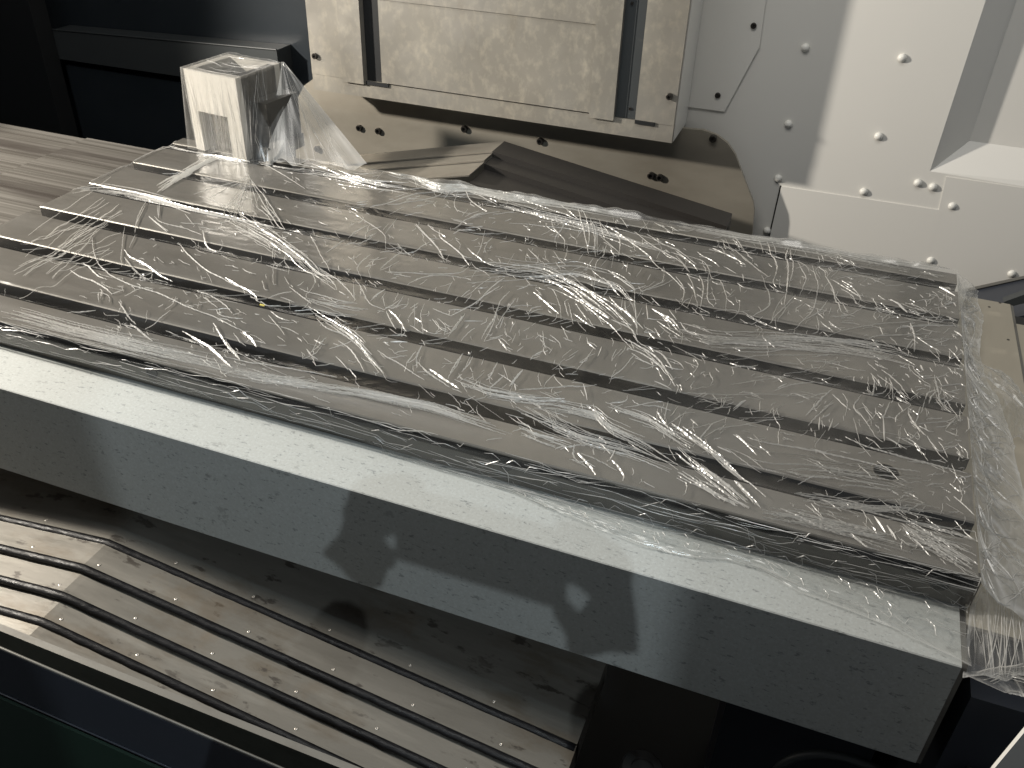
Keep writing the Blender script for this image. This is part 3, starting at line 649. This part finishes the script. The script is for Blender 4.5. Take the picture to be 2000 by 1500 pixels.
add(440, 400, 4.1667, """0 590 100 650 230 720 260 770 w1.8;690 235 740 330 790 430 850 520 w2;0 120 120 180 260 260 380 300 430 350 450 390 w1.8;
250 10 340 80 400 160;290 0 370 80 440 160 480 180 w2;330 0 400 70 470 160;120 60 210 120 300 200 420 270 520 350 620 430 700 490 780 560 w2.2;300 200 430 300 560 400 700 500 820 600 900 650;
480 330 490 400 480 440 520 500 510 560;390 340 380 420;390 470 390 630 415 640;540 380 640 440 760 530 870 620 910 690;760 490 860 550 900 590 960 650 1010 700 1060 770 w2;
690 520 730 620 670 720;1000 30 1130 120 1240 190 1300 250 1300 350 w1.6;1400 100 1300 230 w1.6;1550 150 1640 250 1730 350 1780 420 w1.6;1740 200 1750 260 1850 340 1930 410 1990 480 w1.6;
1440 370 1350 440 1260 520 w2;1660 300 1540 360 1430 375;820 385 900 330 970 265;1000 250 1100 190 1160 160;1140 280 1230 220;1180 400 1100 470 1075 520 1110 580;
1050 570 1090 640 1130 720 1180 800 1300 850 w1.8;1040 610 1050 780;1480 640 1600 590 1760 570 2000 600;1330 540 1500 550 1700 560 1900 550 1980 500;1300 680 1200 750;
520 660 610 730 700 800 w2;350 750 440 720 540 700;480 580 520 640;300 610 320 680 350 690;350 890 400 950 450 1010 480 1055;370 860 430 910 520 940;450 990 520 1010 600 1050;450 745 560 785;830 740 870 770 910 800;
140 1030 200 1080 250 1140 w2.5;200 1050 270 1080 330 1125;0 1080 60 1170 120 1255 w3;0 1260 50 1320 w2;80 1180 200 1250 330 1310 500 1380;660 1170 700 1220 750 1250 w2.4;
1000 980 1040 1060 1110 1150 1190 1250 1290 1370 w3;940 1000 1020 1070 1090 1130 1160 1230 1250 1330 w2;920 1100 1000 1160 1060 1230 1130 1345 w2;750 930 830 1000 960 1050 1080 1130 w2.5;870 930 940 980 960 1040 w2;900 1230 1000 1330;770 1060 710 1180;
1240 1180 1310 1230 1420 1290 1540 1370 1620 1420 w2;1560 1270 1640 1350 1740 1420 1830 1480 w3;1660 1330 1760 1400 1900 1490 w2.5;1550 1190 1480 1280 1475 1310;1600 1140 1560 1230 1560 1320 w2;1310 860 1350 950 1390 1000 w2;1330 850 1400 920 1470 1020 w2;
1620 800 1590 880 1600 960 1610 1040;1540 800 1540 1000;1950 890 1890 970 1810 1070;1690 840 1760 870 1840 900;1730 920 1790 980 1780 1060;1480 1110 1340 1110;1930 1210 1860 1310 1810 1410 w2;2000 1220 1940 1340;1280 740 1300 820;1450 740 1380 830 1300 830;1850 620 1800 710;1990 690 1920 740""")
add(880, 400, 4.1667, """0 330 70 390 150 460;140 350 190 400 290 460 440 500 550 530;280 190 250 330 200 430 w2;340 260 290 320 270 390 w1.8;0 200 100 130 230 80 400 50 w2;20 230 110 190 200 190 w3;
820 100 835 180 880 230 925 280 930 330 w1.6;950 110 900 200 860 250 850 290 w2;1090 170 1030 260;900 0 980 60 1040 100;1060 20 1110 110 1130 230 1120 350 w2.2;1140 100 1180 200 1170 370 w2.2;1190 150 1195 380 w2;1220 130 1300 250 w2;1320 90 1330 130;1380 100 1440 170;1560 110 1620 210 w1.6;1660 140 1760 195 w1.6;
1260 160 1360 220 1480 310 1600 400 1710 510 w2.2;1710 510 1800 580 1870 650 1900 690 1890 770 w1.8;1500 210 1620 310 1770 400 1860 450 1950 530 w2;1600 230 1720 310 1860 370 2000 480 w2;1350 220 1380 300 1370 400 w1.5;1220 250 1300 320 1370 380;
780 350 765 410;840 370 880 430 940 490;950 370 930 430 900 470;1080 390 1040 450;1160 430 1100 520 w1.7;1270 320 1240 400 1190 460 1180 520 w1.7;1280 430 1220 500;1330 380 1310 510;1440 470 1430 540;1560 510 1510 580;520 390 460 480;630 350 690 410 740 460;720 400 705 470;
1630 560 1600 610;1740 540 1720 620 1600 680 1550 700;1810 600 1740 640 1620 680 1560 700;1930 630 1980 690 1995 750 w2;700 590 840 630 960 700 1060 770 1150 830 1240 890 1290 920 w2.6;900 640 1020 700 1110 790 1220 860 1290 910 w2.8;980 660 1080 720 1180 790 1240 850 w2;1000 720 1100 820 1180 880 1240 970 w2;
1280 530 1380 600 1450 650 1500 690 w2;1240 590 1320 660 1380 720 w2.5;1290 740 1360 820 1440 880 1500 950 1520 1010 w2.8;1420 780 1430 850 1500 930 1560 1000 w2.5;1500 690 1500 800 1510 900 1520 1050 w2.2;1400 730 1390 860;1590 790 1610 930 w2;1560 830 1510 940;1310 930 1400 970 1480 1020 1530 1110 w2.5;1520 950 1570 1010;1340 840 1360 890;
1640 840 1720 890 1790 950 1850 1020 w2;1700 870 1800 930 1860 1000 w2.8;1680 940 1780 1010 1880 1070;1600 920 1680 930;1870 950 1920 1020 2000 1060 w1.5;1780 850 1840 930;1420 1080 1520 1140 1640 1210 1720 1290 1780 1390 1830 1470 w3;1560 1160 1660 1260 1760 1350 1820 1420 w2.5;1620 1170 1720 1210 1780 1290 1810 1340 w3;1440 1160 1560 1210 1680 1290 1760 1380 w2;1760 1240 1860 1280 1900 1330;1500 1240 1640 1300;1660 1430 1800 1490;
680 710 760 780 880 880 w2;860 740 890 820 900 920;960 790 980 880 1000 960;1020 800 1060 860 1110 930;1000 880 1100 950 1180 990;960 760 930 790 960 900;740 820 660 840 630 880;530 760 450 860 380 980 w2;480 700 400 790 350 930 300 990 250 1090 w2.2;380 880 330 1000 270 1110 w2;430 910 400 1000;550 750 540 790;
330 590 250 640 180 700 110 740 w1.5;440 590 370 640 300 700 240 770;400 660 300 720 200 790 100 850 0 900 w2;270 1110 400 1080 480 1140;390 1090 430 1140 460 1180 w2.2;440 1000 460 1070;530 1040 500 1120;560 1010 565 1060;750 1020 760 1120 780 1160;810 1050 880 1110 900 1160;1110 1070 1120 1120 1180 1170;920 1000 960 1090;1040 1180 960 1230;1160 1170 1110 1240 1030 1330 w1.5;1230 1150 1200 1230 w2;1350 1170 1310 1250;830 1160 800 1210;590 1150 540 1190;760 1180 680 1220;1500 1210 1400 1330 1310 1390;
120 880 60 950 0 1030 w2;150 970 120 1000;110 940 260 940;100 1210 50 1300 0 1370 w2;180 1230 150 1290 90 1350 w2;270 1250 250 1300;380 1280 320 1390 290 1420 w2.4;430 1300 470 1420;590 1340 530 1410 480 1470 w2.6;440 1380 360 1450 300 1500 w2.3;270 1360 200 1420;720 1360 715 1410 740 1470""")
add(1320, 450, 4.1667, """0 160 100 240 180 310 w1.5;0 200 110 310;90 200 210 240 260 290 300 370 360 400 410 530 405 640 w1.6;270 330 260 450 260 560 310 610 w2;210 390 225 470 200 620 w2;100 360 140 440 160 540 w1.5;0 370 60 450 70 510 50 570;140 520 100 600;300 140 450 210 560 270 w2;400 60 480 150 560 220 640 290 750 370 w2.3;460 30 560 140;680 80 715 160 w2;740 80 780 180 820 270 820 330 790 410 w2.1;785 85 820 170 w2;
930 110 900 190 915 300 905 470 880 600 w2.2;990 120 960 190;930 150 955 240 950 340 920 430 w2;990 240 1030 320 1060 390 1010 510 w2.2;1110 280 1140 370 1160 440 1140 560 1110 650 1000 760 970 780 w2;880 530 820 620 780 730;980 510 900 600 800 700 780 730 w1.5;700 360 740 440 765 540 750 620 620 690 w1.8;810 700 825 780;1240 560 1170 650 1050 720 w1.5;1150 690 1165 790 1120 820 w1.5;540 350 560 390;520 430 530 500;480 480 420 540;
1215 360 1270 450 1310 550 1350 660 w2.8;1260 470 1340 560 1400 660 w1.5;1230 380 1270 330 1400 310;1280 400 1400 470 1500 540;1350 400 1440 460 1520 560;1310 390 1400 370 1500 370;1300 700 1420 680 1540 620 1700 630 w1.8;1750 560 1820 600 1890 650 w3;1130 330 1170 290 1300 270;1340 745 1460 750;1200 840 1350 810 1500 780 1680 750 1850 740 2000 720 w2.3;1680 740 1700 700 1780 660 w1.5;1540 870 1700 850 2000 840 w1.5;1300 160 1380 250 w1.5;1580 290 1700 270 1850 250 2000 270 w2;1660 780 1690 850;1910 750 1940 830 1950 960 w1.5;1790 830 1810 790 1900 780;
1060 1055 1200 1060 1340 1070;1680 1130 1760 1190 1840 1270 1900 1340 w2.4;1600 1170 1620 1240 1600 1340 w2;1740 1200 1770 1290 1770 1360 w2;1590 1160 1680 1260;1730 1250 1700 1300 1620 1320;1270 1290 1200 1350 1130 1430 1060 1500 w2.4;1280 1330 1360 1410 1420 1460 w1.5;1280 1380 1180 1480;1510 1330 1450 1430 1500 1500 w2;1740 1390 1700 1500 w2.8;450 1250 640 1220 900 1190;60 1310 400 1330 800 1330 1180 1360 w1.5;800 1300 950 1250 1120 1230;830 1280 900 1240;150 1040 180 1090 140 1160 80 1220;570 1380 470 1450;410 1370 370 1430;1060 1150 1200 1120""")
add(880, 720, 4.1667, """560 165 760 155 960 140 1100 140 1190 125 w1.5;730 180 860 240;830 150 820 190;550 210 590 240;1010 610 1000 700 1050 760 w2.5;1210 590 1300 690 w2;1340 650 1300 730 1270 750 w2.3;1310 740 1370 800 1410 870 1400 910 w2.5;1160 640 1170 700;1030 680 1130 790 1180 860 w2;1060 680 1200 740 1350 820 w2;850 650 920 630 960 670;
1680 340 1720 410 1770 480 w2.3;1770 260 1740 410 w2.3;1850 300 1790 380;1800 440 1900 520 2000 600 w2.6;1770 450 1900 360 1990 350 w2;1440 210 1420 260 1290 280;1160 280 1180 350;1420 310 1700 260;1080 120 1110 250;1840 880 1920 930 1910 1010 1890 1020 w1.5;520 120 530 170""")
add(1320, 780, 4.1667, """1280 20 1160 120 1080 200 w2;1450 60 1530 150 1590 240 w1.5;1690 130 1700 330 w2.8;1170 140 1170 230 w2;1280 150 1250 240 w2;690 10 680 90 w1.5;830 70 790 130;570 0 470 60 w1.8;1530 60 1610 160 w1.5;1900 50 1800 130 1790 180 w2;1930 60 1900 120 1990 260 w2.2;120 150 180 210 w2.3;300 190 240 260 180 330 w2;400 150 270 200;230 300 360 230 550 200 w1.5;
470 280 550 340 660 450 w1.5;580 300 700 340 1000 390 1400 470 1700 540 1990 580 w1.5;560 350 760 420 1040 450 1300 500 1700 580 2000 620 w1.5;600 480 800 520 1100 530 1500 590 2000 640 w1.5;340 380 450 430;400 390 500 420 600 470 720 560;1330 700 1450 695 1760 735 w1.8;1000 670 1100 630 1190 620;430 790 600 880 w2.6;420 800 390 830;
1120 820 1160 860 1350 890 1480 930;1300 860 1480 870 1560 830;960 760 1300 800 1700 870 w1.5;1560 950 1610 1020;1620 950 1710 1080 w2;1720 1020 1800 1140 w2.8;1710 1100 1500 1090 1200 1050 w2;1820 1130 1900 1180 2000 1200 w2.3;1420 1080 1560 1200 1650 1280 w1.5;850 880 1000 950 1200 1040 1400 1080 w2""")
add(1560, 520, 4.5455, """1250 180 1390 260 w2.8;1310 240 1320 300;1300 340 1370 320 1400 350 w2;1310 430 1410 470;1060 470 1100 460 1240 490 1300 460 1420 470 w1.5;870 580 880 545 960 530 1290 520 1420 530 w1.5;990 500 1020 580 1040 640 w2;830 610 1000 600 1180 590;1040 640 1240 640 1420 640 w1.5;1380 570 1460 620 w2.6;1160 600 1190 570 w2;1030 740 1030 680;1010 650 960 720 w2;1440 730 1500 790 w2.3;1340 740 1360 800 1460 760;1080 870 1110 920 w2;1390 900 1390 950;1400 900 1460 910;
1210 960 1220 1030 1240 1100 1250 1160 1290 1230 1350 1280 w2.8;1300 980 1330 1040;1250 1060 1420 1040 1480 1060 w2;1230 1090 1150 1120 1130 1170 w2;1230 1100 1180 1150 1160 1210 w2;990 1370 1060 1430 1130 1500 w2.6;1070 1390 1300 1370 1420 1320 w1.5;1300 1440 1440 1300 w2;1300 1450 1420 1500;1080 1240 1060 1330 1040 1390 w1.8;1130 1260 1140 1330;1500 1330 1520 1420 1480 1470""")
add(1560, 850, 4.5455, """420 0 560 70 700 120 900 180 1140 240 1300 280 1500 330 w2;1140 0 1180 60 1250 130 1380 100 1440 160 w1.5;960 20 1060 90 1100 160;780 10 960 110 w1.5;1370 420 1400 380 w2;1390 380 1560 350 w1.5;930 670 1040 620 1110 600 w1.8;900 560 940 530 1000 540;1380 540 1440 590 1560 700 w1.5;1440 590 1450 540;1150 490 1200 500 1190 530;540 640 900 740 1200 790 1400 850 1600 940 w2.3;0 500 300 520 600 590 820 600 w1.5;800 740 1100 760 1580 830 w2;860 860 930 940 1150 1010 1380 1110 1550 1170 w2.2;780 900 600 880 300 830 w2;450 870 560 950 700 1050 w1.5""")
add(0, 0, 2.857, """1380 960 1440 1080 1500 1180 1570 1270 w2.3;1380 1000 1320 1180;1350 1040 1300 1210;1400 1030 1440 1150;1380 1040 1260 1150;1400 1000 1480 1100 1590 1270 w2;1470 1070 1500 1160;1385 990 1280 1200;1385 990 1310 1210;1385 990 1345 1200;1380 985 1170 1100;1380 985 1080 1080;1385 990 1240 1180;1390 1000 1410 1180;
820 1110 770 1200 750 1290;890 1110 885 1200;830 1205 930 1290 w2;960 1150 1060 1190;1110 1090 1200 1120 1290 1180;1030 1190 1080 1250;1440 890 1600 930 1800 950 1980 1010 w1.6;1450 900 1560 960 1700 1050;1450 880 1650 910 1900 960;940 800 1050 830 1150 850 w2.5""")
add(600, 0, 2.857, """380 1000 430 950 w2;510 1000 540 960 w2;590 970 610 1040 w2;750 1060 600 1080 450 1130 350 1150 w1.8;780 1050 700 1100 520 1130 w1.8;820 1030 760 1110 w1.8;850 1040 820 1130 840 1180;870 1040 920 1120 1000 1180 w2;840 1050 940 1080 1060 1130 w1.8;1510 1150 1540 1270 1570 1400 w2.2;1580 1210 1600 1300 1610 1420 w2.2;1630 1220 1660 1330;1000 1180 930 1200 830 1260;600 1250 700 1350 760 1430""")
traced = len(ST)
B_ = bundle
B_(1320, 450, 4.1667, '0 800 300 880 900 900 1300 930 1700 1000 2000 1080', 95, 26, 1.2)
B_(1320, 450, 4.1667, '700 850 1100 870 1500 900 1900 980', 40, 14, 1.6)
B_(880, 720, 4.1667, '560 250 880 290 1180 360 1300 470 1600 600 2000 870', 50, 14, 1.4)
B_(880, 720, 4.1667, '500 260 800 420 1100 560 1500 680 2000 900', 90, 18, 1.3)
B_(880, 720, 4.1667, '1250 280 1600 400 1800 530 2000 650', 45, 12, 1.3)
B_(880, 720, 4.1667, '550 480 700 540 1000 640', 35, 10, 1.4)
B_(880, 720, 4.1667, '0 60 300 180 700 250 1000 260', 45, 14, 1.2)
B_(1320, 780, 4.1667, '0 220 200 360 450 550 740 800', 34, 10, 1.7)
B_(1320, 780, 4.1667, '0 400 250 600 480 780 600 880', 60, 13, 1.5)
B_(1320, 780, 4.1667, '0 560 200 680 400 800 560 880', 45, 10, 1.6)
B_(1320, 780, 4.1667, '450 630 600 780 700 890', 25, 7, 2.2)
B_(1320, 780, 4.1667, '650 900 1000 960 1500 1080 2000 1220', 55, 22, 1.3)
B_(1320, 780, 4.1667, '900 560 1200 560 1600 620 2000 680', 90, 10, 1.0)
B_(1560, 850, 4.5455, '900 820 1200 920 1600 1080', 120, 40, 1.1)
B_(1560, 850, 4.5455, '0 560 400 600 900 620 1300 700', 60, 14, 1.1)
B_(0, 0, 2.857, '870 1060 1000 980 1150 900 1250 860', 28, 20, 2.2)
B_(0, 0, 2.857, '370 1060 550 1040 750 1070 900 1110 1100 1160 1290 1200 1560 1270', 16, 16, 1.7)
B_(0, 0, 2.857, '1200 1200 1400 1290 1600 1400 1800 1500', 40, 7, 1.2)
B_(0, 0, 2.857, '1080 850 1250 870 1400 900', 22, 14, 2.2)
B_(0, 0, 2.857, '450 1010 650 860 850 830 1000 780', 14, 10, 1.5)
B_(600, 0, 2.857, '340 905 500 970 600 980 720 1050 900 1050 1100 1090 1300 1120 1500 1150 1700 1190 2000 1240', 22, 46, 2.1)
B_(1200, 380, 2.857, '300 150 700 230 1100 290 1500 370 1850 430', 26, 30, 1.7)
B_(600, 0, 2.857, '0 930 300 1000 620 1050', 40, 14, 1.4)
B_(600, 0, 2.857, '1050 1130 1300 1190 1600 1260 2000 1390', 50, 16, 1.3)
B_(0, 400, 4.1667, '0 860 300 940 700 1050 1100 1150 1600 1250 2000 1350', 60, 34, 1.3)
B_(440, 400, 4.1667, '0 1330 300 1390 700 1450 1100 1520', 60, 24, 1.4)
B_(440, 400, 4.1667, '120 60 400 260 700 500 1000 690', 70, 8, 1.1)
B_(440, 400, 4.1667, '650 830 900 980 1100 1120 1300 1370', 60, 7, 1.4)
B_(440, 400, 4.1667, '600 740 900 820 1200 880', 70, 10, 1.1)
B_(0, 400, 4.1667, '1000 10 700 190 400 370 100 520', 240, 22, .55)
B_(600, 450, 2.857, '0 860 300 900 700 980 1150 1130', 26, 26, 1.5)
B_(600, 450, 2.857, '950 210 1300 250 1500 320 1700 460 1850 620', 66, 11, 1.4)
B_(600, 450, 2.857, '850 240 1150 230 1500 220 1750 300 1850 420', 50, 11, 1.2)
# small wrinkles in between follow the direction of the nearest traced crease
mid = []; dr = []
for P, wd in ST[:traced]:
    for a, b in zip(P, P[1:]):
        mid.append(((a[0] + b[0]) / 2, (a[1] + b[1]) / 2)); dr.append((b[0] - a[0], b[1] - a[1]))
mid = np.array(mid); dr = np.array(dr); dr /= np.linalg.norm(dr, axis=1)[:, None] + 1e-9
cnt = 0
while cnt < 1700:
    x = -1.30 * rng.random() ** 1.5 - .004; y = rng.uniform(TY0 + .01, TY1 - .01)
    dd = ((mid - (x, y)) ** 2).sum(1); i = int(dd.argmin()); dist = math.sqrt(dd[i])
    if rng.random() > math.exp(-dist / .035) * 1.2 and rng.random() > .12: continue
    d = dr[i] + rng.normal(size=2) * .33; d /= np.linalg.norm(d); ln = rng.gamma(2.0, .0085) + .004
    p = np.array((x, y)); pts = [tuple(p)]
    for s in range(4):
        d = d + rng.normal(size=2) * .24; d /= np.linalg.norm(d); p = p + d * ln / 4; pts.append(tuple(p))
    if p[0] > -.002 or p[1] > TY1 - .004 or p[1] < TY0 + .003: continue
    ST.append((pts, rng.uniform(.5, 1.2))); cnt += 1
    if rng.random() < .22:      # a side branch
        a_ = rng.choice((-1, 1)) * rng.uniform(.6, 1.3); d2 = np.array((d[0] * math.cos(a_) - d[1] * math.sin(a_), d[0] * math.sin(a_) + d[1] * math.cos(a_))); q_ = np.array(pts[2])
        ST.append(([tuple(q_), tuple(q_ + d2 * ln * .25), tuple(q_ + d2 * ln * .5 + rng.normal(size=2) * .002)], rng.uniform(.4, .8)))
# diagonal pleats bridging the slots
for i, c in enumerate(slots):
    x = -1.5
    while x < -.01:
        x += rng.gamma(2., .012)
        if vnoise(np.array([x * 5 + i * 9]), np.array([i + .5]), 77)[0] < -.05: continue
        s = (1 if i % 3 else -1) * rng.uniform(.5, 2.2); t0, t1 = sorted(rng.uniform(-1.2, 1.2, 2))
        if t1 - t0 < .6: continue
        ST.append(([(x + s * SW * t, c + SW * t) for t in np.linspace(t0, t1, 4)], rng.uniform(.35, .85)))
        if x > -.003: break
V = []; F = []
def smooth_line(P, step=.0022):
    P = np.array(P); n = len(P)
    if n > 2:   # Catmull-Rom
        Q = np.vstack([2 * P[0] - P[1], P, 2 * P[-1] - P[-2]]); o = []
        for i in range(n - 1):
            p0, p1, p2, p3 = Q[i:i + 4]; m_ = max(2, min(14, int(np.linalg.norm(p2 - p1) / step)))
            t = np.linspace(0, 1, m_, endpoint=False)[:, None]
            o.append(.5 * ((2 * p1) + (p2 - p0) * t + (2 * p0 - 5 * p1 + 4 * p2 - p3) * t ** 2 + (3 * p1 - p0 - 3 * p2 + p3) * t ** 3))
        return np.vstack(o + [P[-1:]])
    return np.linspace(P[0], P[-1], 4)
for P, wd in ST:
    L_ = smooth_line(P); n = len(L_)
    L_ = L_ + rng.normal(size=L_.shape) * .00028
    L_[:, 0] = np.clip(L_[:, 0], TX0 + .003, .0005); L_[:, 1] = np.clip(L_[:, 1], TY0 - .001, TY1 + .003)
    T_ = np.gradient(L_, axis=0); T_ /= np.linalg.norm(T_, axis=1)[:, None] + 1e-9; Nn = np.stack([-T_[:, 1], T_[:, 0]], 1)
    t = np.linspace(0, 1, n); hw = wd * .00038 * (np.sin(np.pi * (t * .92 + .04)) ** .6) * (1 + .22 * rng.normal(size=n).clip(-1.5, 1.5)) + .00006
    base = top_height(L_[:, 0], L_[:, 1])
    b0_ = len(V); lean = rng.normal() * .5
    for k in range(n):
        z = base[k] + .0004; q = L_[k]; a = q + Nn[k] * hw[k]; b = q - Nn[k] * hw[k]; m_ = q + Nn[k] * hw[k] * lean
        V += [(a[0], a[1], z - .0003), (m_[0], m_[1], z + hw[k] * 1.5), (b[0], b[1], z - .0003)]
    for k in range(n - 1):
        i0 = b0_ + 3 * k; F += [(i0, i0 + 1, i0 + 4, i0 + 3), (i0 + 1, i0 + 2, i0 + 5, i0 + 4)]
me = bpy.data.meshes.new('creases'); me.from_pydata(V, [], F); me.materials.append(m_crease)
cr = bpy.data.objects.new('creases', me); COL.objects.link(cr); cr.parent = film; cr.matrix_parent_inverse = Matrix.Translation(-film.location); cr['kind'] = 'stuff'

# creases that run over the hanging pieces
def ribbons(name, P, paths):
    n, k = P.shape[:2]; V = []; F = []
    du = np.gradient(P, axis=0); dv = np.gradient(P, axis=1); NN = np.cross(du, dv); NN /= np.linalg.norm(NN, axis=2)[..., None] + 1e-12
    for uv, wd in paths:
        uv = np.array(uv); m_ = 14; t = np.linspace(0, len(uv) - 1, m_)
        u = np.clip(np.interp(t, range(len(uv)), uv[:, 0]), 0, .999) * (n - 1); v = np.clip(np.interp(t, range(len(uv)), uv[:, 1]), 0, .999) * (k - 1)
        i = u.astype(int); j = v.astype(int); fu = (u - i)[:, None]; fv = (v - j)[:, None]
        q = P[i, j] * (1 - fu) * (1 - fv) + P[i + 1, j] * fu * (1 - fv) + P[i, j + 1] * (1 - fu) * fv + P[i + 1, j + 1] * fu * fv
        nn = NN[i, j]; nn = np.where((nn @ np.array([-.1, -.8, .6]))[:, None] < 0, -nn, nn)
        T_ = np.gradient(q, axis=0); T_ /= np.linalg.norm(T_, axis=1)[:, None] + 1e-9; sd_ = np.cross(T_, nn)
        hw = (wd * .0005 * np.sin(np.pi * (np.linspace(.04, .96, m_))) ** .6 * (1 + .2 * rng.normal(size=m_)))[:, None]
        b0_ = len(V); q = q + nn * .0005
        for a, c_, b in zip(q + sd_ * hw, q + nn * hw * 1.4, q - sd_ * hw): V += [tuple(a), tuple(c_), tuple(b)]
        for z in range(m_ - 1):
            i0 = b0_ + 3 * z; F += [(i0, i0 + 1, i0 + 4, i0 + 3), (i0 + 1, i0 + 2, i0 + 5, i0 + 4)]
    me = bpy.data.meshes.new(name); me.from_pydata(V, [], F); me.materials.append(m_crease)
    o = bpy.data.objects.new(name, me); COL.objects.link(o); o.parent = film; o.matrix_parent_inverse = Matrix.Translation(-film.location); o['kind'] = 'stuff'
paths = []
for q in range(260):
    u = 1 - rng.random() ** 1.4 * .95; ln = rng.gamma(2, .022); v = rng.uniform(0, .36) if rng.random() < .75 or u < .55 else rng.uniform(.3, .95)
    paths.append(([(u, v), (u + ln * .5, v + rng.normal() * .03), (u + ln, v + rng.normal() * .05)], rng.uniform(.4, 1.0)))
for q in range(110):
    u = rng.uniform(.66, .99); v = rng.uniform(.1, .95); a = rng.uniform(-1, 1) * 1.2
    paths.append(([(u, v), (u + .006 * math.cos(a), v + .10 * math.sin(a)), (u + .012 * math.cos(a + .5), v + .2 * math.sin(a + .5))], rng.uniform(.5, 1.2)))
ribbons('front_creases', PD, paths)
paths = []
for q in range(200):
    u = rng.random(); v = rng.uniform(0, .6); dv = rng.uniform(.15, .45); sl_ = rng.normal() * .035
    paths.append(([(u, v), (u + sl_ * .6 + rng.normal() * .006, v + dv * .5), (u + sl_, v + dv)], rng.uniform(.6, 2.2)))
for q in range(40):
    u = rng.random(); v = rng.uniform(.1, .95)
    paths.append(([(u, v), (u + .03, v + rng.normal() * .08), (u + .07, v + rng.normal() * .12)], rng.uniform(.6, 1.8)))
ribbons('end_creases', PE, paths)

def lines(name, n, along, w0, w1, wob=.02, l0=.3, l1=.9):
    o = []
    for q in range(n):
        a = rng.uniform(.02, .98); b = rng.uniform(0, 1 - l0); e = min(.99, b + rng.uniform(l0, l1)); d = rng.normal() * wob * 2
        t = [(a, b), (a + d * .5 + rng.normal() * wob * .3, (b + e) / 2), (a + d, e)]
        o.append(([p if along == 'v' else (p[1], p[0]) for p in t], rng.uniform(w0, w1)))
    ribbons(name, PATCH[name[:-8]], o)
lines('block_film_front_creases', 46, 'v', .4, 1.1)
lines('block_film_side_creases', 16, 'v', .4, .9, .08)
lines('block_film_tent_creases', 26, 'v', .4, 1.0, .05, .5, 1.)
lines('block_film_top_creases', 8, 'u', .4, .8, .05)
lines('corner_flap_creases', 34, 'v', .4, 1.0, .05)
lines('corner_hem_creases', 16, 'u', .5, 1.2, .05)
lines('side_wing_creases', 18, 'u', .5, 1.1, .05)
